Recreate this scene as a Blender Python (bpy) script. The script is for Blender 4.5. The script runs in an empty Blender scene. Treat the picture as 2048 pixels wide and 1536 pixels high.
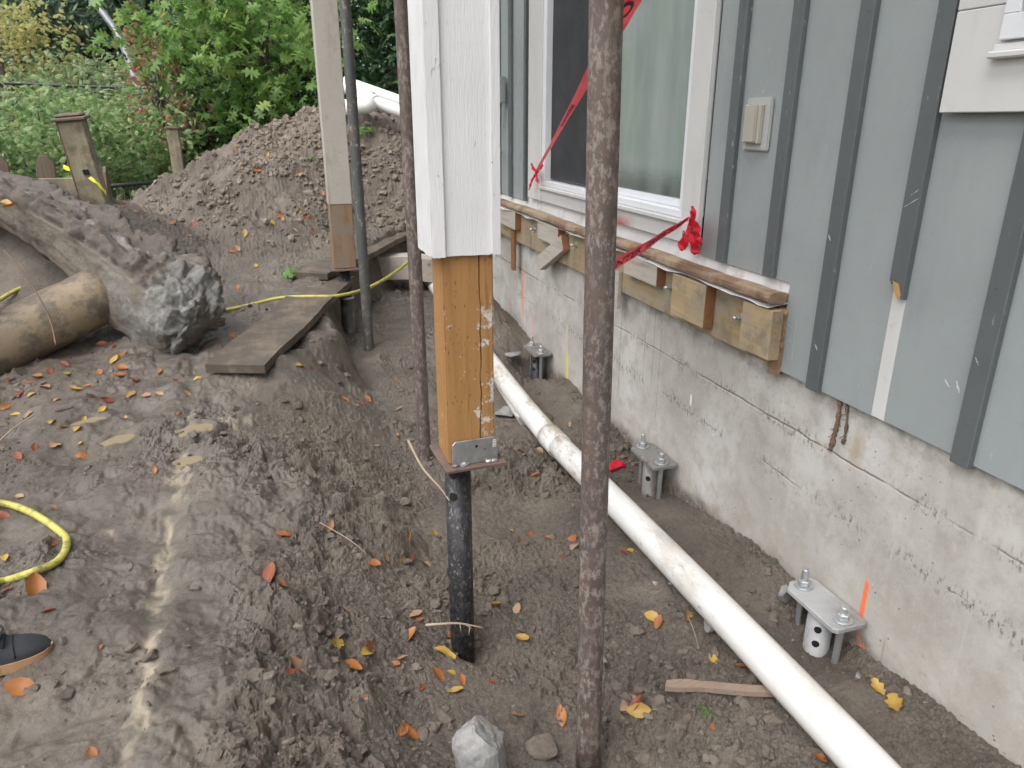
import bpy, bmesh, math, random
import numpy as np
from mathutils import Matrix, Vector, Euler

# ------------------------------------------------------------------ camera, sky, sun, exposure
SC = bpy.context.scene
COL = SC.collection
R = math.radians
FPX, PITCH, YAW = 1459.0, R(19.9), R(17.6)          # focal length in photo pixels (2048 wide)
CAM = np.array([-1.5, 0.0, 1.5])
cd = bpy.data.cameras.new('camera'); cam = bpy.data.objects.new('camera', cd); COL.objects.link(cam)
cam.location = CAM; cam.rotation_euler = (math.pi / 2 - PITCH, 0, -YAW)
cd.sensor_width = 36; cd.lens = FPX / 2048 * 36; cd.clip_start = 0.05; cd.clip_end = 500
cd.dof.use_dof = True; cd.dof.focus_distance = 2.2; cd.dof.aperture_fstop = 7.5
SC.camera = cam

SUN_EL, SUN_AZ = R(58), R(-125)                        # azimuth measured from +y towards +x
W = bpy.data.worlds.new('World'); SC.world = W; W.use_nodes = True
wn = W.node_tree; bg = wn.nodes['Background']
sky = wn.nodes.new('ShaderNodeTexSky'); sky.sky_type = 'NISHITA'; sky.sun_disc = False
sky.sun_elevation = SUN_EL; sky.sun_rotation = SUN_AZ; sky.air_density = 1.0; sky.dust_density = 4.0; sky.ozone_density = 1.0
hs = wn.nodes.new('ShaderNodeHueSaturation'); hs.inputs['Saturation'].default_value = 0.22
wn.links.new(sky.outputs[0], hs.inputs['Color']); wn.links.new(hs.outputs[0], bg.inputs['Color'])
bg.inputs['Strength'].default_value = 0.15
sl = bpy.data.lights.new('sun', 'SUN'); sun = bpy.data.objects.new('sun', sl); COL.objects.link(sun)
sl.energy = 0.9; sl.angle = R(60); sl.color = (1.0, 0.97, 0.93)
sd = Vector((math.sin(SUN_AZ) * math.cos(SUN_EL), math.cos(SUN_AZ) * math.cos(SUN_EL), math.sin(SUN_EL)))
sun.rotation_euler = sd.to_track_quat('Z', 'Y').to_euler()
SC.view_settings.view_transform = 'Standard'; SC.view_settings.look = 'None'
SC.view_settings.gamma = 1; SC.view_settings.exposure = 1.0
SC.cycles.max_bounces = 4; SC.cycles.diffuse_bounces = 3; SC.cycles.adaptive_threshold = 0.03; SC.cycles.transparent_max_bounces = 8; SC.cycles.caustics_reflective = False; SC.cycles.caustics_refractive = False
SC.cycles.use_denoising = True

# ------------------------------------------------------------------ geometry from the photograph: a pixel and one known coordinate give a point
_fh = np.array([math.sin(YAW), math.cos(YAW), 0]); RT = np.array([math.cos(YAW), -math.sin(YAW), 0])
FW = _fh * math.cos(PITCH) - np.array([0, 0, math.sin(PITCH)]); UP = _fh * math.sin(PITCH) + np.array([0, 0, math.cos(PITCH)])
def ray(x, y): return FW + RT * ((x - 1024) / FPX) - UP * ((y - 768) / FPX)
def ax(x, y, v=0.0): d = ray(x, y); return CAM + d * ((v - CAM[0]) / d[0])
def ay(x, y, v): d = ray(x, y); return CAM + d * ((v - CAM[1]) / d[1])
def az(x, y, v=0.0): d = ray(x, y); return CAM + d * ((v - CAM[2]) / d[2])
def ad(x, y, D): return CAM + ray(x, y) * D

rng = np.random.default_rng(7); random.seed(7)
def sstep(a, b, x):
    t = np.clip((np.asarray(x, float) - a) / (b - a), 0, 1); return t * t * (3 - 2 * t)
def _h(ix, iy, s):
    n = (ix.astype(np.int64) * 374761393 + iy.astype(np.int64) * 668265263 + s * 974634777) & 0xffffffff
    n = ((n ^ (n >> 13)) * 1274126177) & 0xffffffff
    n = ((n ^ (n >> 16)) * 2246822519) & 0xffffffff
    return ((n ^ (n >> 15)) & 0xffffff) / float(0xffffff)
def pnoise(x, y, s=0):
    ix = np.floor(x); iy = np.floor(y); fx = x - ix; fy = y - iy
    u = fx * fx * fx * (fx * (fx * 6 - 15) + 10); v = fy * fy * fy * (fy * (fy * 6 - 15) + 10)
    def g(i, j):
        a = _h(ix + i, iy + j, s) * 6.2831853
        return np.cos(a) * (fx - i) + np.sin(a) * (fy - j)
    return 1.5 * ((g(0, 0) * (1 - u) + g(1, 0) * u) * (1 - v) + (g(0, 1) * (1 - u) + g(1, 1) * u) * v)
def fbm(x, y, s=0, o=4, g=.5):
    r = 0; a = 1.0
    for i in range(o):
        r = r + a * pnoise(x * 2 ** i, y * 2 ** i, s + i * 17); a *= g
    return r
def domes(x, y, cell, s, dens=.6, lo=.25, hi=.62):
    X = x / cell; Y = y / cell; ix = np.floor(X); iy = np.floor(Y); r_ = np.zeros_like(X)
    for i in (-1, 0, 1):
        for j in (-1, 0, 1):
            cx, cy = ix + i, iy + j
            px = cx + _h(cx, cy, s); py = cy + _h(cx, cy, s + 1); rr = lo + (hi - lo) * _h(cx, cy, s + 2)
            on = _h(cx, cy, s + 3) < dens
            q = 1 - ((X - px) ** 2 + (Y - py) ** 2) / rr ** 2
            r_ = np.maximum(r_, np.where(on & (q > 0), rr * np.sqrt(np.clip(q, 0, 1)), 0))
    return r_ * cell

def billow(x, y, s=0, o=4, g=.55):
    r = 0; a = 1.0
    for i in range(o):
        r = r + a * np.abs(pnoise(x * 2.03 ** i + 3.1 * i, y * 2.03 ** i, s + i * 13)); a *= g
    return r
def plates(x, y, cell, s, gap=.10):
    X = x / cell; Y = y / cell; ix = np.floor(X); iy = np.floor(Y); f1 = np.full_like(X, 9.); f2 = np.full_like(X, 9.); hh = np.zeros_like(X)
    for i in (-1, 0, 1):
        for j in (-1, 0, 1):
            cx, cy = ix + i, iy + j; px = cx + _h(cx, cy, s); py = cy + _h(cx, cy, s + 1); dx = X - px; dy = Y - py; d = np.sqrt(dx * dx + dy * dy)
            hv = _h(cx, cy, s + 2) + 1.3 * (_h(cx, cy, s + 3) - .5) * dx + 1.3 * (_h(cx, cy, s + 4) - .5) * dy
            c = d < f1; f2 = np.where(c, f1, np.minimum(f2, d)); hh = np.where(c, hv, hh); f1 = np.where(c, d, f1)
    return cell * (hh * np.clip((f2 - f1) / gap, 0, 1) ** .5)
# ------------------------------------------------------------------ scene helpers
def tag(o, label=None, cat=None, group=None, kind=None):
    if label: o['label'] = label
    if cat: o['category'] = cat
    if group: o['group'] = group
    if kind: o['kind'] = kind
    return o
def thing(name, loc, label, cat, group=None):
    o = bpy.data.objects.new(name, None); COL.objects.link(o); o.location = [float(c) for c in loc]; o.empty_display_size = .1
    return tag(o, label, cat, group)
def link(name, me, mat, parent=None):
    o = bpy.data.objects.new(name, me); COL.objects.link(o)
    if mat is not None and len(me.materials) == 0: me.materials.append(mat)
    if parent is not None:
        o.parent = parent; p = parent; L = Vector((0, 0, 0))
        while p is not None:
            if p.type == 'EMPTY': L += p.location
            p = p.parent
        if parent.type == 'EMPTY': o.matrix_parent_inverse = Matrix.Translation(-L)
    return o
def frame(d, up=(0, 0, 1)):
    d = np.array(d, float); d /= np.linalg.norm(d); u = np.array(up, float)
    if abs(d @ u) > .98: u = np.array([1., 0, 0])
    a = np.cross(u, d); a /= np.linalg.norm(a); return a, np.cross(d, a), d
class MB:
    """collects verts and faces; build() links them as one mesh object"""
    def __init__(s): s.v = []; s.f = []; s.sm = []
    def add(s, v, f, smooth=False):
        b = len(s.v); s.v += [tuple(map(float, q)) for q in v]
        for q in f: s.f.append(tuple(i + b for i in q)); s.sm.append(smooth)
        return s
    def box(s, lo, hi, rot=None, at=None):
        (x0, y0, z0), (x1, y1, z1) = lo, hi
        v = np.array([(x0, y0, z0), (x1, y0, z0), (x1, y1, z0), (x0, y1, z0), (x0, y0, z1), (x1, y0, z1), (x1, y1, z1), (x0, y1, z1)], float)
        if rot is not None: v = v @ np.array(rot).T
        if at is not None: v = v + np.array(at)
        return s.add(v, [(0, 3, 2, 1), (4, 5, 6, 7), (0, 1, 5, 4), (1, 2, 6, 5), (2, 3, 7, 6), (3, 0, 4, 7)])
    def tube(s, pts, r, n=14, cap=True, smooth=True, wob=0):
        pts = [np.array(p, float) for p in pts]; m = len(pts); r = [r] * m if np.isscalar(r) else r
        v = []; a0 = None
        for i, p in enumerate(pts):
            d = pts[min(i + 1, m - 1)] - pts[max(i - 1, 0)]
            if a0 is None: a, b, d = frame(d)
            else:
                d = d / np.linalg.norm(d); a = a0 - d * (a0 @ d); a /= np.linalg.norm(a); b = np.cross(d, a)
            a0 = a
            for k in range(n):
                t = 2 * math.pi * k / n; q = r[i] * (1 + wob * (random.random() - .5)); v.append(p + a * math.cos(t) * q + b * math.sin(t) * q)
        f = [(i * n + k, i * n + (k + 1) % n, (i + 1) * n + (k + 1) % n, (i + 1) * n + k) for i in range(m - 1) for k in range(n)]
        s.add(v, f, smooth)
        if cap: b = len(s.v) - len(v); s.f += [tuple(b + k for k in reversed(range(n))), tuple(b + (m - 1) * n + k for k in range(n))]; s.sm += [False, False]
        return s
    def prism(s, poly, z0, z1, M=None):
        n = len(poly); v = [(x, y, z0) for x, y in poly] + [(x, y, z1) for x, y in poly]
        v = np.array(v, float)
        if M is not None: v = v @ np.array(M)[:3, :3].T + np.array(M)[:3, 3]
        return s.add(v, [tuple(reversed(range(n))), tuple(range(n, 2 * n))] + [(k, (k + 1) % n, n + (k + 1) % n, n + k) for k in range(n)])
    def mesh(s, name='m'):
        me = bpy.data.meshes.new(name); me.from_pydata(s.v, [], s.f); me.polygons.foreach_set('use_smooth', s.sm); me.update(); return me
    def build(s, name, mat, parent=None, bevel=0, seg=2):
        me = s.mesh(name)
        if bevel:
            bm = bmesh.new(); bm.from_mesh(me)
            es = [e for e in bm.edges if len(e.link_faces) == 2 and e.calc_face_angle(0) > .6]
            bmesh.ops.bevel(bm, geom=es, offset=bevel, segments=seg, affect='EDGES', clamp_overlap=True); bm.to_mesh(me); bm.free()
        return link(name, me, mat, parent)
def fast_mesh(name, V, F, attr=None, smooth=False):
    """V (n,3), F (m,k) equal-sided faces"""
    me = bpy.data.meshes.new(name); V = np.asarray(V, np.float32); F = np.asarray(F, np.int32); k = F.shape[1]
    me.vertices.add(len(V)); me.vertices.foreach_set('co', V.ravel())
    me.loops.add(F.size); me.loops.foreach_set('vertex_index', F.ravel())
    me.polygons.add(len(F)); me.polygons.foreach_set('loop_start', np.arange(0, F.size, k, dtype=np.int32)); me.polygons.foreach_set('loop_total', np.full(len(F), k, np.int32))
    me.polygons.foreach_set('use_smooth', np.full(len(F), smooth)); me.update(calc_edges=True)
    for an, val in (attr or {}).items():
        a = me.attributes.new(an, 'FLOAT', 'POINT'); a.data.foreach_set('value', np.asarray(val, np.float32))
    me.validate(); return me
def rotz(a): c, s_ = math.cos(a), math.sin(a); return np.array([[c, -s_, 0], [s_, c, 0], [0, 0, 1.]])
def spline(pts, n=8):
    P = [np.array(p, float) for p in pts]; P = [2 * P[0] - P[1]] + P + [2 * P[-1] - P[-2]]; out = []
    for i in range(1, len(P) - 2):
        for k in range(n):
            t = k / n; out.append(.5 * (2 * P[i] + (P[i + 1] - P[i - 1]) * t + (2 * P[i - 1] - 5 * P[i] + 4 * P[i + 1] - P[i + 2]) * t * t + (3 * P[i] - P[i - 1] - 3 * P[i + 1] + P[i + 2]) * t ** 3))
    return out + [P[-2]]

# ------------------------------------------------------------------ procedural materials
class Mt:
    def __init__(s, name, col=(.5, .5, .5), rough=.6, metal=0., spec=.5):
        s.m = bpy.data.materials.new(name); s.m.use_nodes = True; s.nt = s.m.node_tree; s.b = s.nt.nodes['Principled BSDF']; s.out = s.nt.nodes['Material Output']
        s.set('Roughness', rough); s.set('Metallic', metal); s.set('Specular IOR Level', spec); s.set('Base Color', col); s._o = None; s._x = None
    def put(s, sock, v):
        if isinstance(v, bpy.types.NodeSocket): s.nt.links.new(v, sock)
        elif isinstance(v, (tuple, list)) and sock.type == 'RGBA' and len(v) == 3: sock.default_value = (*v, 1)
        else: sock.default_value = v
    def set(s, k, v): s.put(s.b.inputs[k], v); return s
    def n(s, t, ins=None, **kw):
        q = s.nt.nodes.new('ShaderNode' + t)
        for k, v in kw.items(): setattr(q, k, v)
        for k, v in (ins or {}).items(): s.put(q.inputs[k], v)
        return q
    def obj(s):
        if s._o is None: s._o = s.n('TexCoord').outputs['Object']
        return s._o
    def xyz(s):
        if s._x is None: s._x = s.n('SeparateXYZ', {0: s.obj()}).outputs
        return s._x
    def rnd(s): return s.n('ObjectInfo').outputs['Random']
    def attr(s, name): return s.n('Attribute', attribute_name=name).outputs['Fac']
    def mapv(s, scale=(1, 1, 1), loc=(0, 0, 0), vec=None, shift=None):
        v = vec if vec is not None else s.obj()
        if shift is not None:
            v = s.n('VectorMath', {0: v, 1: s.n('CombineXYZ', {0: s.math('MULTIPLY', shift, 7.), 1: s.math('MULTIPLY', shift, 13.), 2: s.math('MULTIPLY', shift, 5.)}).outputs[0]}, operation='ADD').outputs[0]
        return s.n('Mapping', {'Vector': v, 'Scale': scale, 'Location': loc}).outputs[0]
    def noise(s, scale, detail=4, rough=.6, vec=None, dist=0):
        return s.n('TexNoise', {'Vector': vec if vec is not None else s.obj(), 'Scale': scale, 'Detail': detail, 'Roughness': rough, 'Distortion': dist}).outputs['Fac']
    def vor(s, scale, vec=None, feature='F1', rand=1.):
        return s.n('TexVoronoi', {'Vector': vec if vec is not None else s.obj(), 'Scale': scale, 'Randomness': rand}, feature=feature).outputs['Distance']
    def ramp(s, fac, *st):
        q = s.n('ValToRGB', {0: fac}); e = q.color_ramp.elements
        while len(e) < len(st): e.new(.5)
        for el, (p, c) in zip(e, st): el.position = p; el.color = (*c, 1) if not np.isscalar(c) else (c, c, c, 1)
        return q.outputs[0]
    def mix(s, fac, a, b, mode='MIX'):
        q = s.n('Mix', data_type='RGBA', blend_type=mode); s.put(q.inputs[0], fac); s.put(q.inputs[6], a); s.put(q.inputs[7], b); return q.outputs[2]
    def math(s, op, a, b=0., clamp=False):
        q = s.n('Math', {0: a, 1: b}, operation=op); q.use_clamp = clamp; return q.outputs[0]
    def rng(s, v, a, b, c=0., d=1.): return s.n('MapRange', {0: v, 1: a, 2: b, 3: c, 4: d}, interpolation_type='SMOOTHSTEP').outputs[0]
    def bump(s, h, strength=.4, dist=.005):
        q = s.n('Bump', {'Strength': strength, 'Distance': dist, 'Height': h})
        l = s.b.inputs['Normal'].links
        if l: s.nt.links.new(l[0].from_socket, q.inputs['Normal'])
        s.nt.links.new(q.outputs[0], s.b.inputs['Normal']); return s
    def box_mask(s, axis_vals, wob=.004, nscale=60):
        """product of soft boxes: [(axis, centre, half, soft)] with noise-wobbled edges"""
        w = s.math('MULTIPLY', s.math('SUBTRACT', s.noise(nscale, 3), .5), wob * 2); r_ = None
        for a, c, h, so in axis_vals:
            d = s.math('ADD', s.math('ABSOLUTE', s.math('SUBTRACT', s.xyz()[a], c)), w)
            k = s.rng(d, h - so, h + so, 1., 0.); r_ = k if r_ is None else s.math('MULTIPLY', r_, k)
        return r_

def m_mud():
    m = Mt('mud', rough=.8, spec=.45); wet = m.attr('wet'); o = m.obj()
    n1 = m.noise(3, 6, .65); n2 = m.noise(28, 5, .7); n3 = m.noise(190, 4, .7)
    c = m.ramp(n1, (.3, (.066, .052, .04)), (.5, (.125, .102, .081)), (.72, (.225, .19, .153)))
    c = m.mix(m.rng(n2, .35, .75), c, m.mix(.5, c, (.19, .17, .145)))
    c = m.mix(m.rng(m.noise(1.1, 3), .5, .72, 0, .6), c, (.2, .165, .125))
    fg = m.noise(150, 5, .8); c = m.mix(m.rng(fg, .5, .68, 0, .75), c, m.mix(.6, c, (.27, .245, .21))); c = m.mix(m.rng(fg, .48, .32, 0, .75), c, (.035, .027, .021)); mg = m.noise(42, 5, .75); c = m.mix(m.rng(mg, .46, .3, 0, .65), c, (.045, .035, .027))
    grit = m.rng(m.vor(240), .0, .22, 1, 0)
    c = m.mix(m.math('MULTIPLY', grit, .35), c, (.3, .28, .25))
    c = m.mix(m.math('MULTIPLY', wet, .62), c, m.mix(.45, (.06, .05, .041), (.1, .088, .078)))
    c = m.mix(m.attr('silt'), c, (.36, .31, .23))
    m.set('Base Color', c)
    r_ = m.math('SUBTRACT', m.rng(n2, .2, .8, .72, .95), m.math('MULTIPLY', wet, m.rng(n1, .3, .7, .62, .46)), True)
    m.set('Roughness', m.math('SUBTRACT', r_, m.math('MULTIPLY', m.attr('silt'), .35), True))
    cr = m.n('TexVoronoi', {'Vector': m.n('VectorMath', {0: o, 1: m.n('TexNoise', {'Vector': o, 'Scale': 30., 'Detail': 3.}).outputs['Color']}, operation='ADD').outputs[0], 'Scale': 42.}, feature='F1').outputs['Distance']
    rough_k = m.rng(wet, .25, .75, 1., .3)
    m.bump(m.math('MULTIPLY', m.noise(55, 6, .78), rough_k), .8, .014); m.bump(m.math('MULTIPLY', m.noise(130, 5, .8), rough_k), .8, .006); m.bump(n3, .5, .004)
    return m.m
def m_soil(name, a, b, gr=(.3, .28, .25)):
    m = Mt(name, rough=.9); n = m.noise(9, 5, .7); c = m.ramp(n, (.3, a), (.7, b)); c = m.mix(m.math('MULTIPLY', m.rng(m.vor(160), 0, .2, 1, 0), .3), c, gr); m.set('Base Color', c)
    m.bump(m.noise(70, 6, .75), .6, .008); return m.m
def m_concrete():
    m = Mt('foundation_concrete', rough=.85, spec=.3); X, Y, Z = m.xyz()[0], m.xyz()[1], m.xyz()[2]
    n1 = m.noise(2.2, 5, .6); n2 = m.noise(11, 6, .65); n3 = m.noise(120, 4, .7)
    c = m.ramp(n1, (.28, (.31, .292, .26)), (.5, (.44, .424, .395)), (.72, (.58, .567, .545)))
    c = m.mix(m.rng(n2, .42, .7, 0, .6), c, (.31, .28, .235)); c = m.mix(m.rng(m.noise(17, 6, .7, m.mapv(loc=(9, 4, 2))), .55, .72, 0, .35), c, (.56, .55, .53))
    c = m.mix(m.rng(n3, .5, .85, 0, .5), c, (.6, .585, .555))
    st = m.noise(1.0, 5, .6, m.mapv((1, 9, .8))); c = m.mix(m.rng(st, .56, .78, 0, .4), c, (.62, .60, .57))
    # tan band of old splash and lime at the lower part
    c = m.mix(m.math('MULTIPLY', m.rng(m.math('ADD', Z, m.math('MULTIPLY', n1, .25)), .22, .42, .45, 0), m.rng(n2, .3, .7)), c, (.41, .36, .29))
    holes = m.math('MULTIPLY', m.rng(m.vor(34), .05, .12, 1, 0), m.rng(m.noise(5, 2), .5, .62))
    c = m.mix(m.math('MULTIPLY', holes, .8), c, (.13, .115, .1))
    h2 = m.math('MULTIPLY', m.rng(m.vor(90), .06, .14, 1, 0), m.rng(m.noise(4, 2, .5, m.mapv(loc=(3, 1, 2))), .48, .62)); c = m.mix(m.math('MULTIPLY', h2, .7), c, (.15, .135, .115))
    # seams left by the form boards: wobbly dark line with mould beside it
    seams = None
    for z0, amp, wd in ((.572, .012, .0042), (.40, .03, .0022)):
        w = m.math('MULTIPLY', m.math('SUBTRACT', m.noise(7, 4, .6, m.mapv(loc=(0, z0 * 9, 0))), .5), amp * 2)
        d = m.math('ABSOLUTE', m.math('ADD', m.math('SUBTRACT', Z, z0), w))
        k = m.math('MULTIPLY', m.rng(d, 0, wd * 1.6, 1, 0), m.rng(m.noise(6, 3, .6, m.mapv(loc=(z0 * 20, 0, 5))), .36 if z0 > .5 else .54, .56 if z0 > .5 else .62))
        mo = m.math('MULTIPLY', m.rng(d, 0, .045, 1, 0), m.rng(m.noise(46, 4, .7, m.mapv((1, 1.6, .8))), .5, .64)); mo = m.math('MULTIPLY', mo, m.rng(m.noise(3.3, 3, .6, m.mapv(loc=(z0 * 7, 2, 0))), .42, .58))
        c = m.mix(m.math('MULTIPLY', mo, .95), c, (.13, .115, .097)); c = m.mix(m.math('MULTIPLY', k, .5), c, (.2, .18, .155)); seams = k if seams is None else m.math('MAXIMUM', seams, k)
    for y0, z0, h, wd in ((3.02, .55, .3, .003), (2.78, .62, .16, .002), (2.70, .58, .2, .002), (2.64, .52, .25, .002), (1.28, .05, .09, .002)):
        c = m.mix(m.math('MULTIPLY', m.box_mask([(1, y0, wd, wd), (2, z0, h, .05)], .004, 20), .55), c, (.16, .145, .125))
    # darker patches towards the underside of the siding
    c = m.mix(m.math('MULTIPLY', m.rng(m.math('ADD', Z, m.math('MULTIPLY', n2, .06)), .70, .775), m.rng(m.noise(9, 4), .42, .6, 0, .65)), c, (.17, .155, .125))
    c = m.mix(m.math('MULTIPLY', m.box_mask([(1, 1.5, .02, .02), (2, .62, .05, .04)], .02, 30), .5), c, (.33, .22, .1))
    gl = m.math('ADD', Z, m.math('MULTIPLY', m.math('SUBTRACT', m.noise(5, 5, .7), .5), .28)); c = m.mix(m.math('MULTIPLY', m.rng(gl, .03, .12, 1, 0), m.rng(m.noise(40, 5, .75), .3, .6, .35, 1)), c, (.14, .118, .095))
    c = m.mix(m.math('MULTIPLY', m.rng(m.noise(60, 5, .75), .55, .68), m.rng(m.noise(2.7, 3, .6, m.mapv(loc=(4, 2, 1))), .45, .65, 0, .7)), c, (.2, .18, .15))
    # sprayed survey marks
    for y0, z0, hw, hh, col, a in ((1.375, .20, .0085, .062, (.85, .17, .05), .95), (1.37, .09, .007, .06, (.8, .22, .1), .35), (1.35, .035, .012, .03, (.8, .2, .08), .6),
                                   (4.49, .43, .013, .16, (.85, .2, .08), .75), (4.28, .24, .013, .08, (.85, .25, .18), .6), (4.75, .3, .013, .07, (.85, .25, .2), .45),
                                   (3.68, .14, .016, .1, (.68, .6, .1), .8), (3.7, .30, .012, .12, (.68, .62, .2), .35), (2.37, .45, .006, .022, (.85, .85, .85), .8)):
        k = m.math('MULTIPLY', m.box_mask([(1, y0, hw, hw * .55), (2, z0, hh, hh * .35)], .004, 50), m.rng(n3, .2, .5, .6, 1)); c = m.mix(m.math('MULTIPLY', k, a), c, col)
    m.set('Base Color', c); m.bump(m.noise(45, 6, .75), .25, .006); m.bump(m.math('SUBTRACT', 0., holes), .6, .006); m.bump(m.math('MULTIPLY', seams, -1.), .8, .004)
    return m.m
def m_paint(name, col, rough=.5, dirt=(.2, .19, .17), amt=.25, scuff=None, grain=(1, 1, .08), gs=.12, vary=.06):
    m = Mt(name, rough=rough); sh = m.rnd(); v = m.mapv(shift=sh); n = m.noise(1.7, 4, .6, v)
    c = m.mix(m.rng(n, .3, .7), tuple(q * (1 - vary) for q in col), tuple(min(1, q * (1 + vary)) for q in col))
    c = m.mix(m.math('MULTIPLY', m.rng(m.noise(26, 6, .7, v), .56, .8), amt), c, dirt)
    c = m.mix(m.math('MULTIPLY', m.rng(m.noise(3.1, 5, .7, m.mapv((2, 2, .5), shift=sh)), .52, .8), amt), c, dirt)
    if scuff:
        k = m.math('MULTIPLY', m.rng(m.noise(75, 3, .6, m.mapv((1, 1, .35), shift=sh)), .645, .70), m.rng(m.noise(4, 3, .6, v), .5, .65)); c = m.mix(k, c, scuff)
    m.set('Base Color', c); m.set('Roughness', m.rng(m.noise(14, 4, .6, v), .3, .7, rough - .1, rough + .15))
    m.bump(m.noise(220, 3, .6, m.mapv(grain, shift=sh)), gs, .003); m.bump(m.noise(7, 2, .5, v), .12, .006); return m.m
def m_wood(name, a, b, dark, axis=2, rough=.75, wet=0, mudc=None, mud=0., knots=True, gray=None, incise=False):
    m = Mt(name, rough=rough, spec=.35); sh = m.rnd(); sc = [14, 14, 14]; sc[axis] = .9; v = m.mapv(sc, shift=sh)
    w = m.noise(1, 5, .65, v, .8); f = m.noise(5, 4, .7, v)
    c = m.ramp(w, (.3, a), (.52, b), (.72, a)); c = m.mix(m.rng(f, .5, .75, 0, .5), c, dark)
    if knots: c = m.mix(m.rng(m.vor(4.2, m.mapv([1.2 if i != axis else .8 for i in range(3)], shift=sh)), .03, .11, .75, 0), c, dark)
    if gray: c = m.mix(m.rng(m.noise(5, 4, .65, m.mapv(shift=sh)), .42, .62, 0, .8), c, gray)
    if incise:
        sc2 = [110, 110, 110]; sc2[axis] = 34; k = m.rng(m.vor(1, m.mapv(sc2)), .08, .2, 1, 0); k = m.math('MULTIPLY', k, m.rng(m.noise(16, 2), .4, .55)); c = m.mix(m.math('MULTIPLY', k, .75), c, (.05, .026, .01)); m.bump(m.math('SUBTRACT', 0., k), .5, .003)
    if mudc: c = m.mix(m.math('MULTIPLY', m.rng(m.noise(7, 6, .7, m.mapv(shift=sh)), .5 - mud * .4, .72 - mud * .4), .9), c, mudc)
    m.set('Base Color', c); m.bump(f, .3, .004); m.bump(w, .2, .004); return m
def m_metal(name, col, rust, amt, rough=.5, metal=.7, pale=None, pam=.3, sc=1.):
    m = Mt(name, rough=rough, metal=metal); sh = m.rnd(); v = m.mapv((sc, sc, sc * .6), shift=sh)
    k = m.rng(m.noise(16, 7, .75, v), .62 - amt * .4, .78 - amt * .4); c = m.mix(k, col, rust)
    c = m.mix(m.rng(m.noise(4, 5, .6, v), .45, .7, 0, .5), c, tuple(q * .55 for q in rust))
    met = m.math('MULTIPLY', m.math('SUBTRACT', 1., k), metal)
    if pale:
        p = m.rng(m.noise(26, 8, .8, m.mapv((sc, sc, sc * .5), (5, 3, 1), shift=sh)), .64 - pam * .3, .72 - pam * .3)
        p = m.math('MULTIPLY', p, m.rng(m.noise(5, 3, .6, m.mapv((sc, sc, sc * .5), (2, 3, 1), shift=sh)), .3, .6, .25, 1)); c = m.mix(p, c, pale); met = m.math('MULTIPLY', met, m.math('SUBTRACT', 1., p))
    m.set('Base Color', c); m.set('Metallic', met); m.set('Roughness', m.rng(m.noise(30, 4), .3, .7, rough - .12, rough + .2)); m.bump(m.noise(90, 5, .7, v), .35, .002); return m.m
def m_plain(name, col, rough=.5, metal=0., vary=.12, bs=.15, sc=40, dirt=None, amt=.5, dsc=9):
    m = Mt(name, rough=rough, metal=metal); v = m.mapv(shift=m.rnd()); c = m.mix(m.rng(m.noise(6, 4, .6, v), .3, .7), tuple(q * (1 - vary) for q in col), tuple(q * (1 + vary) for q in col))
    if dirt: c = m.mix(m.math('MULTIPLY', m.rng(m.noise(dsc, 6, .75, v), .5, .68), amt), c, dirt)
    m.set('Base Color', c); m.bump(m.noise(sc, 5, .7, v), bs, .004); return m.m
def m_leaf(name, stops, trans=.35, rough=.45, attr='tint'):
    m = Mt(name, rough=rough, spec=.4); t = m.attr(attr) if attr else m.rnd()
    c = m.ramp(t, *stops); c = m.mix(m.rng(m.noise(60, 3), .3, .75, 0, .35), c, m.mix(.5, c, (.02, .02, .01))); m.set('Base Color', c)
    tr = m.n('BsdfTranslucent', {0: c}); mx = m.n('MixShader', {0: trans, 1: m.b.outputs[0], 2: tr.outputs[0]}); m.nt.links.new(mx.outputs[0], m.out.inputs[0]); return m.m

MUD = m_mud()
CLOD = m_soil('soil_clod', (.075, .06, .047), (.175, .146, .117))
GRIT = m_soil('fine_grit', (.14, .122, .1), (.24, .215, .185))
DRYCLOD = m_soil('loose_soil', (.12, .096, .073), (.245, .202, .16))
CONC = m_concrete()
STONE = m_plain('pale_stone', (.245, .243, .236), .9, vary=.3, bs=.6, sc=90, dirt=(.13, .11, .09), amt=.7)
SIDING = m_paint('grey_siding_paint', (.292, .322, .325), .5, (.17, .185, .19), .3, (.42, .44, .45), vary=.05)
BATTEN = m_paint('dark_grey_batten_paint', (.102, .114, .118), .48, (.06, .07, .075), .3, (.34, .36, .37), vary=.1)
WHITE = m_paint('white_trim_paint', (.58, .58, .57), .5, (.36, .35, .32), .3)
OLDWHITE = m_paint('worn_white_paint', (.66, .66, .665), .45, (.4, .37, .33), .25, (.3, .26, .22), (1, 1, .1), .45)
VINYL = m_plain('white_vinyl', (.72, .74, .77), .3, vary=.03, bs=.03)
FLASH = m_plain('white_flashing', (.66, .66, .66), .55, vary=.06, bs=.2, sc=14, dirt=(.33, .28, .2), amt=.5)
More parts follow.
